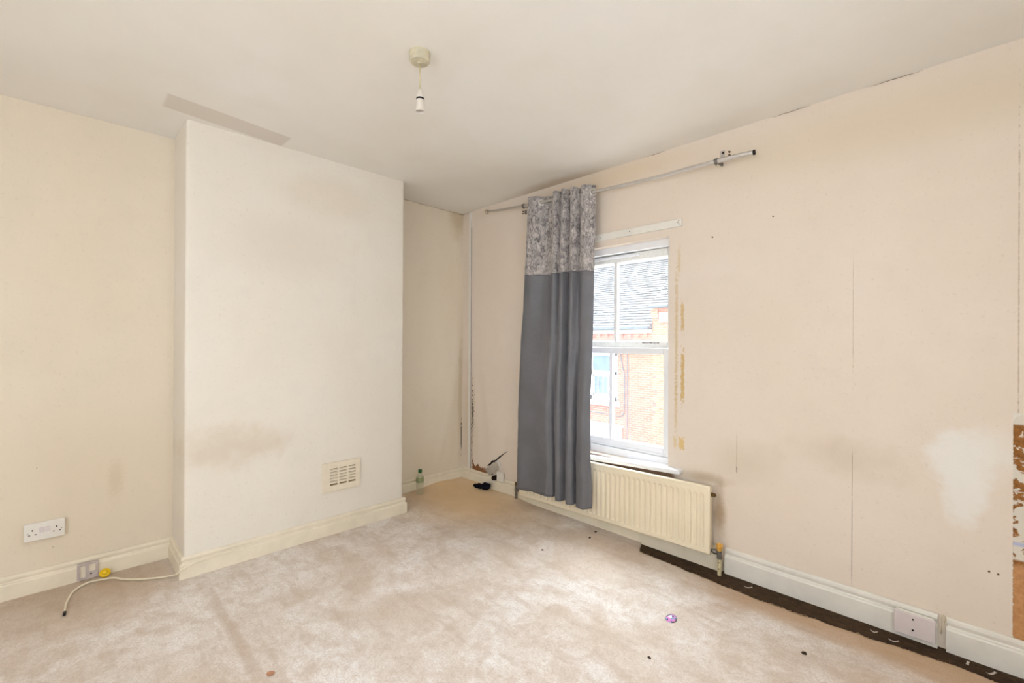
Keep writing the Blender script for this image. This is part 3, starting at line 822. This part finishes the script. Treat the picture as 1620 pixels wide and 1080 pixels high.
def valve(x, side, cap, zb, pmat):
    bm = bmesh.new(); cyl(bm, (x, -.062, zb), (x, -.062, .100), .0105, None, 14); v = obj('supply_pipe', bm, pmat, rad)
    bm = bmesh.new(); cyl(bm, (x, -.062, .080), (x, -.062, .100), .0145, None, 6); cyl(bm, (x, -.062, .098), (x, -.062, .128), .0125, None, 14)
    z = .118 if side > 0 else .10
    xr = RX1 - .02 if side > 0 else RX0 + .02
    cyl(bm, (x, -.062, z - .006), (xr, -.062, z - .006), .009, None, 12); cyl(bm, (x - side * .016, -.062, z - .006), (x - side * .032, -.062, z - .006), .014, None, 6)
    b = obj('valve_body', bm, m_nickel, rad)
    if cap:
        bm = bmesh.new(); lathe(bm, [(0, 0), (.013, 0), (.0135, .012), (.017, .020), (.0175, .032), (.013, .036), (.010, .030), (0, .028)], 18, Matrix.Translation((x, -.062, .126)))
        obj('valve_cap', bm, m_amber, rad, False)
    else:
        bm = bmesh.new(); cyl(bm, (x, -.062, .126), (x, -.062, .150), .011, .009, 12); obj('valve_spindle', bm, m_brass, rad)
    for zz in (.028, .062):
        bm = bmesh.new(); cyl(bm, (x, -.070, zz), (x, -.0745, zz), .0035, None, 8); obj('rust_spot', bm, m_brass, v)
valve(2.340, 1, True, -.009, m_old); valve(.768, -1, False, 0.02, m_nickel)

# ------------------------------------------------------------------ corner trunking
tr = thing('cable_trunking', (.118, -.01, .12), 'narrow white cable trunking running up the damp corner', 'trunking')
bm = bmesh.new(); box(bm, .100, .128, -.016, .002, .121, 2.442, .0025); obj('cover', bm, m_plastic, tr)
bm = bmesh.new(); box(bm, .1305, .1335, -.013, .003, .121, 2.30, .0008); obj('clip_edge', bm, m_greyplast, tr)

# small plate low on the wall behind the flap
pl = thing('wall_plate', (.545, -.03, .13), 'small white plate on the skirting just right of the peeling flap', 'wall plate')
bm = bmesh.new(); box(bm, .505, .588, -.031, -.0245, .100, .176, .002); obj('plate', bm, m_skwhite, pl)
for z in (.116, .162):
    bm = bmesh.new(); cyl(bm, (.545, -.0305, z), (.545, -.0318, z), .0025, None, 8); obj('screw', bm, m_nickel, pl)

# ------------------------------------------------------------------ pendant light
PX, PY = 1.712, -1.595
pen = thing('pendant_light', (PX, PY, H), 'bare white pendant lampholder without bulb hanging from the ceiling', 'pendant light')
bm = bmesh.new(); lathe(bm, [(0, .0), (.0435, 0), (.0435, -.006), (.042, -.008), (.041, -.032), (.037, -.038), (.010, -.0405), (.006, -.044), (0, -.044)], 36, Matrix.Translation((PX, PY, H - .002)))
rose = obj('ceiling_rose', bm, plain('dusty_white_plastic', (214, 204, 176), .5, .35, var=.1, scale=26), pen, False)
bm = bmesh.new(); tube(bm, [(PX, PY, H - .04), (PX + .001, PY, 2.36), (PX + .002, PY + .002, 2.290)], .0032, 8); obj('flex', bm, m_old, pen, True)
T = Matrix.Translation((PX + .002, PY + .002, 0))
bm = bmesh.new(); lathe(bm, [(0, 2.298), (.006, 2.298), (.010, 2.290), (.0145, 2.272), (.0155, 2.262), (0, 2.262)], 24, T); lh = obj('lampholder', bm, m_holder, pen, False)
bm = bmesh.new(); lathe(bm, [(0, 2.2625), (.0163, 2.2625), (.0163, 2.2550), (0, 2.2550)], 24, T); obj('gap_ring', bm, m_black, lh)
bm = bmesh.new(); lathe(bm, [(0, 2.2555), (.0160, 2.2555), (.0172, 2.236), (.0185, 2.210), (.0172, 2.208), (.0150, 2.212), (.0145, 2.235), (0, 2.236)], 24, T); obj('shade_ring', bm, m_holder, lh, False)
bm = bmesh.new(); lathe(bm, [(0, 2.224), (.0143, 2.224), (.0143, 2.220), (0, 2.220)], 20, T); obj('socket_core', bm, m_greyplast, lh)

# ------------------------------------------------------------------ sockets and plates on the left
so = thing('double_socket', (0, -2.690, .304), 'white double power socket on the left alcove wall', 'power socket')
bm = bmesh.new(); box(bm, -.004, .016, -2.763, -2.617, .260, .347, .004); obj('back_box', bm, m_plastic, so)
bm = bmesh.new(); box(bm, .014, .022, -2.763, -2.617, .260, .347, .004, 3); fp = obj('faceplate', bm, m_plastic, so)
for c in (-2.7005, -2.6795):
    bm = bmesh.new(); box(bm, .020, .0255, c - .0075, c + .0075, .298, .324, .002); obj('rocker_switch', bm, m_plasticl, fp)
for c in (-2.733, -2.647):
    for (dy, dz, w, h) in ((0, .013, .0022, .0042), (-.011, -.009, .0036, .0022), (.011, -.009, .0036, .0022)):
        bm = bmesh.new(); box(bm, .019, .0224, c + dy - w, c + dy + w, .301 + dz - h, .301 + dz + h, .0006); obj('pin_slot', bm, m_dark, fp)
for y in (-2.7495, -2.6305):
    bm = bmesh.new(); cyl(bm, (.021, y, .301), (.0228, y, .301), .0032, None, 10); obj('screw', bm, m_greyplast, fp)

bb = thing('socket_back_box', (.024, -2.53, .045), 'open grey back box with missing cover on the left skirting', 'back box')
def rect_frame(bm, x0, x1, y0, y1, z0, z1, t):
    box(bm, x0, x1, y0, y0 + t, z0, z1, .001); box(bm, x0, x1, y1 - t, y1, z0, z1, .001)
    box(bm, x0, x1, y0 + t, y1 - t, z0, z0 + t, .001); box(bm, x0, x1, y0 + t, y1 - t, z1 - t, z1, .001)
m_lilac = plain('lilac_grey_plastic', (204, 190, 186), .45, .4, var=.06, scale=40)
bm = bmesh.new(); rect_frame(bm, .020, .032, -2.572, -2.490, .006, .090, .010); obj('frame', bm, m_lilac, bb)
bm = bmesh.new(); box(bm, .022, .031, -2.540, -2.526, .014, .082, .001); obj('divider', bm, m_lilac, bb)
bm = bmesh.new(); box(bm, .022, .030, -2.527, -2.495, .014, .040, .001); obj('terminal_block', bm, m_lilac, bb)
bm = bmesh.new(); cyl(bm, (.029, -2.518, .030), (.0315, -2.518, .030), .004, None, 8); obj('screw', bm, m_dark, bb)
bm = bmesh.new(); box(bm, .0215, .0245, -2.526, -2.499, .044, .080); obj('backplate', bm, m_skcream, bb)

# yellow cap leaning by the skirting
yc = thing('yellow_cap', (.062, -2.463, .005), 'yellow plastic knob lying on carpet by the left skirting', 'knob')
MY = axis_matrix((.052, -2.464, .022), (.75, -.15, .6))
bm = bmesh.new(); lathe(bm, [(0, -.006), (.022, -.006), (.0235, -.002), (.0225, .003), (.014, .006), (0, .007)], 28, MY); obj('flange', bm, m_yellow, yc, True)
bm = bmesh.new(); lathe(bm, [(0, .004), (.0125, .004), (.012, .011), (.008, .015), (0, .016)], 22, MY); obj('boss', bm, m_yellow, yc, True)

# aerial cable with a black end
ca = thing('aerial_cable', (.3, -2.4, .0), 'white cable with black tip lying on carpet by the chimney', 'cable')
cp = [(.372, -2.6175, .010), (.330, -2.616, .009), (.258, -2.610, .009), (.150, -2.585, .010), (.100, -2.535, .012), (.112, -2.470, .012), (.130, -2.432, .012), (.185, -2.390, .010), (.245, -2.325, .010), (.285, -2.268, .011), (.318, -2.222, .016), (.362, -2.204, .032), (.386, -2.189, .052), (.385, -2.145, .069), (.383, -2.09, .077), (.381, -2.015, .080), (.380, -1.93, .080)]
bm = bmesh.new(); tube(bm, catmull(cp, 120), .0042, 10); obj('sheath', bm, m_cable, ca, True)
bm = bmesh.new(); cyl(bm, (.368, -2.6175, .010), (.394, -2.6190, .010), .0062, .0058, 12); obj('plug_tip', bm, m_black, ca)

# ------------------------------------------------------------------ air vent on the chimney breast
ve = thing('air_vent', (DP, -1.306, .372), 'cream plastic louvre air vent low on the chimney breast', 'air vent')
vy0, vy1, vz0, vz1 = -1.4315, -1.1810, .278, .466
wv, hv = vy1 - vy0, vz1 - vz0
sy0, sy1 = vy0 + .18 * wv, vy0 + .885 * wv; sz1 = vz1 - .195 * hv; sz0 = vz1 - .79 * hv
bm = bmesh.new()
xo = DP + .012
for (a, b, c, d) in ((vy0, sy0, vz0, vz1), (sy1, vy1, vz0, vz1), (sy0, sy1, vz0, sz0), (sy0, sy1, sz1, vz1)): box(bm, DP - .004, xo, a, b, c, d)
bmesh.ops.remove_doubles(bm, verts=bm.verts, dist=.0001)
obj('frame', bm, m_ventc, ve)
bm = bmesh.new(); rect_frame(bm, DP - .002, xo + .002, vy0 - .002, vy1 + .002, vz0 - .002, vz1 + .002, .008); obj('rim', bm, m_ventc, ve)
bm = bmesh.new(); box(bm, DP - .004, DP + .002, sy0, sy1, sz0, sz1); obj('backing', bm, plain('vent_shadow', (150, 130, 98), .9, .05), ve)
for c in (.41, .66):
    y = vy0 + c * wv; bm = bmesh.new(); box(bm, DP, xo + .0012, y - .0055, y + .0055, sz0, sz1); obj('mullion', bm, m_ventc, ve)
for k in range(5):
    z = sz1 - (sz1 - sz0) * (k + 1) / 5.65 + .004
    bm = bmesh.new()
    prism(bm, [(DP + .003, z + .010), (xo, z + .0035), (xo, z - .0050), (DP + .003, z + .001)], lambda u, v, d: Vector((u, d, v)), sy0, sy1)
    obj('slat', bm, m_ventc, ve)

# ------------------------------------------------------------------ blank plate on the right skirting
bp_ = thing('blank_plate', (3.14, -.035, .06), 'blank lilac-white socket plate on the skirting at far right', 'wall plate')
bm = bmesh.new(); box(bm, 3.080, 3.203, -.034, -.022, .012, .112, .002); obj('back_box', bm, m_skwhite, bp_)
bm = bmesh.new(); box(bm, 3.074, 3.207, -.042, -.033, .012, .109, .003); pp = obj('plate', bm, m_plasticl, bp_)
for z in (.042, .087):
    bm = bmesh.new(); cyl(bm, (3.136, -.0405, z), (3.136, -.0428, z), .0038, None, 10); obj('screw_hole', bm, m_dark, pp)
wi = thing('loose_wire', (3.225, -.03, .10), 'short loose bell wire sticking out beside the blank plate', 'wire')
bm = bmesh.new(); tube(bm, catmull([(3.222, -.004, .05), (3.226, -.028, .105), (3.224, -.032, .132), (3.232, -.030, .142), (3.238, -.031, .128), (3.233, -.030, .112), (3.242, -.031, .104)], 40), .0018, 6); obj('core', bm, m_old, wi, True)

# ------------------------------------------------------------------ small things on the carpet
bo = thing('water_bottle', (.140, -.548, .008), 'small clear plastic water bottle with green cap in the corner', 'bottle')
TB = Matrix.Translation((.140, -.548, max(carpet_z(.140 + a, -.548 + b) for a in (-.03, 0, .03) for b in (-.03, 0, .03)) + .001))
bm = bmesh.new(); lathe(bm, [(0, .004), (.022, .000), (.028, .004), (.031, .016), (.0305, .045), (.0285, .050), (.031, .056), (.031, .070), (.029, .074), (.031, .079), (.031, .096), (.0285, .102), (.030, .108), (.030, .140), (.028, .150), (.020, .166), (.0135, .176), (.0125, .186), (.0125, .192), (0, .192)], 28, TB)
obj('body', bm, m_bottle, bo, True)
bm = bmesh.new(); lathe(bm, [(.0312, .104), (.0316, .106), (.0316, .142), (.0312, .144)], 28, TB); obj('wrap_label', bm, m_bottlelabel, bo, True)
bm = bmesh.new(); lathe(bm, [(0, .205), (.0145, .205), (.0155, .203), (.0155, .186), (.0145, .184), (0, .184)], 22, TB); obj('cap', bm, m_green, bo)
bm = bmesh.new(); lathe(bm, [(.0150, .1835), (.0152, .1790), (.0135, .1780)], 22, TB); obj('neck_ring', bm, m_green, bo)

def lump(bm, c, r, rot, seed, amp=.25, flat=.0):
    b0 = len(bm.verts); res = bmesh.ops.create_icosphere(bm, subdivisions=4, radius=1.0)
    R = Matrix.Rotation(rot, 4, 'Z')
    for v in res['verts']:
        n = v.co.normalized(); k = 1 + amp * ns(n.x, n.y, n.z, 1.7, seed)
        q = R @ Vector((n.x * r[0] * k, n.y * r[1] * k, n.z * r[2] * k)); v.co = Vector(c) + q
        if v.co.z < flat: v.co.z = flat
cz = carpet_z(.38, -.085) + .004
cl = thing('crumpled_cloth', (.39, -.085, cz), 'small crumpled navy black cloth on carpet below the peeling paper', 'cloth')
bm = bmesh.new(); lump(bm, (.425, -.078, cz + .030), (.040, .030, .030), .3, 4, .4, cz - .004); lump(bm, (.405, -.085, cz + .022), (.036, .026, .022), .2, 6, .4, cz - .004); obj('main_fold', bm, m_navy, cl, True)
bm = bmesh.new(); lump(bm, (.352, -.100, cz + .018), (.046, .022, .020), .35, 9, .4, cz - .004); obj('loose_end', bm, m_navy, cl, True)

def iri():
    t = NT('iridescent_plastic', .2, .6); n = t.noise(38, 2, .4, dist=.7); n2 = t.noise(60, 2, vec=None)
    c = t.mix(t.mapr(n, .35, .5), lin((92, 190, 226)), lin((232, 150, 222))); c = t.mix(t.mapr(n2, .56, .62), c, lin((86, 62, 110)))
    t.col(c); t.b.inputs['Coat Weight'].default_value = .6; return t.m
di = thing('shiny_disc', (2.346, -.648, .003), 'small shiny pink and blue oval disc on the bright carpet', 'disc')
dz = carpet_z(2.346, -.648)
bm = bmesh.new(); lathe(bm, [(0, 0), (.026, 0), (.0285, .003), (.026, .007), (.014, .0105), (0, .012)], 26, Matrix.Translation((2.346, -.648, dz + .001)) @ Matrix.Rotation(.2, 4, 'X') @ Matrix.Scale(.8, 4, (1, 0, 0))); obj('face', bm, iri(), di, True)
bm = bmesh.new(); lathe(bm, [(.0262, -.001), (.0292, .001), (.0292, .004), (.0262, .0045)], 26, Matrix.Translation((2.346, -.648, dz + .001)) @ Matrix.Rotation(.2, 4, 'X') @ Matrix.Scale(.8, 4, (1, 0, 0))); obj('rim', bm, plain('dark_rim', (70, 56, 72), .4, .4), di)

oz = carpet_z(1.439, -2.064)
bm = bmesh.new(); pts = [(.016, .002), (.010, .012), (-.002, .015), (-.014, .006), (-.017, -.006), (-.006, -.013), (.008, -.011)]
prism(bm, pts, lambda u, v, d: Vector((1.439 + u, -2.064 + v, oz + d + .002 * math.sin(u * 160))), .001, .004)
tag(obj('orange_scrap', bm, plain('orange_brown_scrap', (214, 156, 122), .7, .2, var=.2, scale=80)), 'small orange brown scrap on the carpet at bottom left', 'scrap')

fl_lab = ['curled pale paint flake on bare floor near the radiator valve', 'pale paint flake on bare floor left of the blank plate', 'pale paint flake on bare floor below the blank plate', 'pale paint flake on bare floor right of the blank plate', 'largest pale paint flake on bare floor at far right']
for (x, y, s, a), lab in zip(((2.497, -.092, .020, .6), (3.010, -.082, .013, .2), (3.078, -.100, .018, .4), (3.300, -.070, .014, 1.4), (3.365, -.078, .020, .9)), fl_lab):
    bm = bmesh.new(); G = []
    for i in range(6):
        u = (i / 5 - .5) * 2
        G.append([bm.verts.new((x + math.cos(a) * u * s - math.sin(a) * w, y + math.sin(a) * u * s + math.cos(a) * w, -.006 + .006 * u * u + .001 * h)) for w, h in ((-.004 + .001 * math.sin(i * 2), 0), (.004, .8))])
    for p, q in zip(G, G[1:]): bm.faces.new((p[0], q[0], q[1], p[1]))
    bmesh.ops.solidify(bm, geom=list(bm.faces), thickness=.0012)
    tag(obj('paint_flake', bm, m_paper), lab, 'paint flake', 'paint flakes on the bare floor strip')
dl = ['tiny dark crumb on carpet beside the curtain hem', 'tiny dark crumb on carpet left of the bare floor strip', 'tiny dark crumb on bright carpet in front of the radiator', 'small dark splinter on carpet near the bottom right', 'tiny dark crumb on carpet at bottom centre right']
for (x, y, s), lab in zip(((1.552, -.10, .006), (1.58, -.205, .006), (1.478, -.552, .005), (2.83, -.472, .007), (2.40, -.95, .005)), dl):
    bm = bmesh.new(); lump(bm, (x, y, carpet_z(x, y) + s * .4), (s * 1.5, s, s * .7), x * 9, x, .4, carpet_z(x, y) - .001)
    tag(obj('crumb', bm, plain('dark_crumb', (70, 56, 46), .9, .1)), lab, 'crumb', 'crumbs scattered on the carpet')

# ------------------------------------------------------------------ outside: the houses across the street
def brick_mat(name, a, b, mortar):
    t = NT(name, .9, .1); x, y, z, P = t.pos()
    n = t.node('ShaderNodeTexBrick'); n.inputs['Scale'].default_value = 1.0
    n.inputs['Brick Width'].default_value = .225; n.inputs['Row Height'].default_value = .075; n.inputs['Mortar Size'].default_value = .006
    n.inputs['Color1'].default_value = lin(a); n.inputs['Color2'].default_value = lin(b); n.inputs['Mortar'].default_value = lin(mortar)
    t.t.links.new(t.vec(x, z, 0.0), n.inputs['Vector'])
    nz = t.noise(1.2, 4); c = t.mix(t.M('MULTIPLY', t.mapr(nz, .4, .7), .35), n.outputs['Color'], lin((120, 92, 84)))
    t.col(c); return t.m
m_brick = brick_mat('red_brick', (196, 122, 98), (176, 104, 84), (196, 158, 138))
m_brick2 = brick_mat('orange_brick', (204, 132, 102), (186, 112, 88), (204, 168, 146))
m_slate = plain('slate_roofing', (126, 126, 129), .8, .1, var=.2, scale=5)
m_slate_edge = plain('shaded_slate_edge', (74, 74, 72), .9, .05, var=.2, scale=5)  # dark front edges stand in for shadow gaps between slate courses
m_stone = plain('pale_stone', (206, 198, 184), .85, .1, var=.08, scale=4)
m_road = plain('grey_asphalt', (120, 120, 120), .9, .1, var=.1, scale=2)
m_gut = plain('grey_gutter', (96, 104, 108), .6, .3)
m_extwhite = plain('white_exterior_paint', (236, 236, 236), .5, .3, var=.02)
m_pane = plain('dark_sky_pane', (92, 118, 130), .15, .6, var=.2, scale=1.5)
st = tag(obj('street', bx(-22, 16, .35, 10.9, -3.4, -3.2), m_road), 'grey street far below the window', 'street', kind='structure')

FYY = 11.0
def house(name, label, x0, x1, eave, mat, ridge):
    h = thing(name, ((x0 + x1) / 2, FYY, -3.2), label, 'house', 'terraced houses across the street')
    obj('wall', bx(x0, x1, FYY, FYY + 8, -3.2, eave), mat, h)
    bm = bmesh.new(); y0, z0 = FYY - .22, eave + .05; y1, z1 = FYY + 4.0, ridge
    n = 30; rng = random.Random(5)
    for k in range(n):                                   # overlapping slate courses
        t0, t1 = k / n, (k + 1) / n
        a = Vector((0, y0 + (y1 - y0) * t0, z0 + (z1 - z0) * t0)); b = Vector((0, y0 + (y1 - y0) * t1, z0 + (z1 - z0) * t1))
        xs = np.arange(x0, x1, .25); 
        for x in xs:
            xa, xb = x + .004, min(x + .25, x1) - .004; up_ = rng.uniform(.014, .034)
            p = [bm.verts.new((xx, a.y - .02, a.z + zz)) for xx, zz in ((xa, -.012), (xb, -.012), (xb, up_), (xa, up_))]
            q = [bm.verts.new((xx, b.y, b.z + .004)) for xx in (xa, xb)]
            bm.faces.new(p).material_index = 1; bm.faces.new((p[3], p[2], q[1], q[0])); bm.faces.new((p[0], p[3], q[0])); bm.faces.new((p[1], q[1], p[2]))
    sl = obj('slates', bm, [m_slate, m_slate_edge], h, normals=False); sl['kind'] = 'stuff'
    bm = bmesh.new(); prism(bm, [(y0, z0 - .03), (y1, z1 - .03), (y1 + 4.0, z0 - .03)], lambda u, v, d: Vector((d, u, v)), x0, x1)
    obj('roof', bm, m_slate, h)
    bm = bmesh.new(); box(bm, x0, x1, y1 - .12, y1 + .12, z1 - .04, z1 + .10, .04); obj('ridge_tiles', bm, m_stone, h)
    return h
hl = house('terraced_house', 'brick house across the street with lower slate roof and white window', -14.0, -3.93, 1.72, m_brick, 4.75)
hr = house('terraced_house', 'orange brick house across the street with the taller wall', -3.925, 6.0, 2.40, m_brick2, 5.45)
bm = bmesh.new(); box(bm, -14, -3.95, FYY - .30, FYY - .14, 1.70, 1.82, .03); obj('gutter', bm, m_gut, hl)
bm = bmesh.new(); box(bm, -3.92, 6, FYY - .30, FYY - .14, 2.38, 2.47, .03); obj('gutter', bm, m_gut, hr)
bm = bmesh.new(); box(bm, -14, -3.95, FYY - .05, FYY, 1.28, 1.36); obj('string_course', bm, m_stone, hl)
bm = bmesh.new(); box(bm, -14, -3.95, FYY - .10, FYY, 1.58, 1.70); obj('fascia', bm, m_stone, hl)
for k in range(14):
    x = -4.15 - k * .30; bm = bmesh.new(); box(bm, x - .06, x + .06, FYY - .09, FYY, 1.45, 1.58); obj('dentil', bm, m_brick, hl)
bm = bmesh.new(); box(bm, -3.66, -3.36, FYY - .10, FYY, 1.92, 2.24, .01); obj('kneeler_stone', bm, m_stone, hr)
bm = bmesh.new(); box(bm, -3.92, -3.70, FYY - .12, FYY, 2.20, 2.36); box(bm, -3.92, -3.70, FYY - .07, FYY, 2.06, 2.20); obj('corbel', bm, m_brick2, hr)
def ext_window(parent, x0, x1, z0, z1):
    bm = bmesh.new(); box(bm, x0 - .02, x1 + .02, FYY - .02, FYY + .05, z1 - .02, z1 + .12); obj('lintel', bm, m_stone, parent)
    bm = bmesh.new()
    for (a, b, c, d) in ((x0, x0 + .12, z0, z1), (x1 - .12, x1, z0, z1), (x0, x1, z0, z0 + .14), (x0, x1, z1 - .12, z1), (x0, x1, (z0 + z1) / 2 + .05, (z0 + z1) / 2 + .19)): box(bm, a, b, FYY - .045, FYY + .05, c, d, .008)
    f = obj('window', bm, m_extwhite, parent)
    for (a, b) in ((z0 + .1, (z0 + z1) / 2 + .1), ((z0 + z1) / 2 + .1, z1 - .1)):
        bm = bmesh.new(); box(bm, x0 + .1, x1 - .1, FYY - .022, FYY - .012, a, b); obj('pane', bm, m_pane, f)
    bm = bmesh.new(); rect_frame_x(bm, x0 + .14, x1 - .14, z0 + .16, (z0 + z1) / 2 + .04); obj('inner_frame', bm, m_extwhite, f)
    bm = bmesh.new(); box(bm, x0 - .10, x1 + .10, FYY - .14, FYY, z0 - .19, z0 - .02, .01); obj('sill', bm, m_stone, parent)
def rect_frame_x(bm, x0, x1, z0, z1, t=.05):
    y0, y1 = FYY - .05, FYY - .018
    box(bm, x0, x0 + t, y0, y1, z0, z1); box(bm, x1 - t, x1, y0, y1, z0, z1); box(bm, x0, x1, y0, y1, z0, z0 + t); box(bm, x0, x1, y0, y1, z1 - t, z1)
    for k in (1, 2, 3): xx = x0 + (x1 - x0) * k / 4; box(bm, xx - .012, xx + .012, y0, y1, z0, z1)
ext_window(hl, -6.36, -5.22, -.76, .92); ext_window(hl, -9.4, -8.2, -.76, .92)
bm = bmesh.new(); box(bm, -6.7, -5.03, FYY - .10, FYY, -2.20, -1.60, .02); box(bm, -6.75, -4.98, FYY - .16, FYY, -1.66, -1.57); obj('door_lintel', bm, m_stone, hl)
bm = bmesh.new(); tube(bm, catmull([(-5.14, FYY - .03, 1.1), (-5.02, FYY - .03, .45), (-4.94, FYY - .03, .12), (-4.94, FYY - .03, -.9), (-4.97, FYY - .03, -1.15), (-5.1, FYY - .03, -1.27), (-5.6, FYY - .03, -1.25), (-7.5, FYY - .03, -1.2)], 70), .018, 6); obj('wall_cable', bm, m_gut, hl)
bm = bmesh.new(); tube(bm, [(-4.83, FYY - .03, 1.25), (-4.83, FYY - .03, -3.1)], .014, 6); obj('wall_cable', bm, m_gut, hl)
m_soot = plain('sooty_brick', (158, 112, 104), .9, .1)
for (x, z) in ((-3.92, -1.02), (-3.90, -.80), (-3.92, -.725), (-3.88, -.35), (-3.91, .12), (-4.62, -1.52), (-4.30, -1.55)):
    bm = bmesh.new(); box(bm, x, x + .11, FYY - .012, FYY + .01, z, z + .065); obj('dark_brick', bm, m_soot, hr if x > -3.925 else hl)
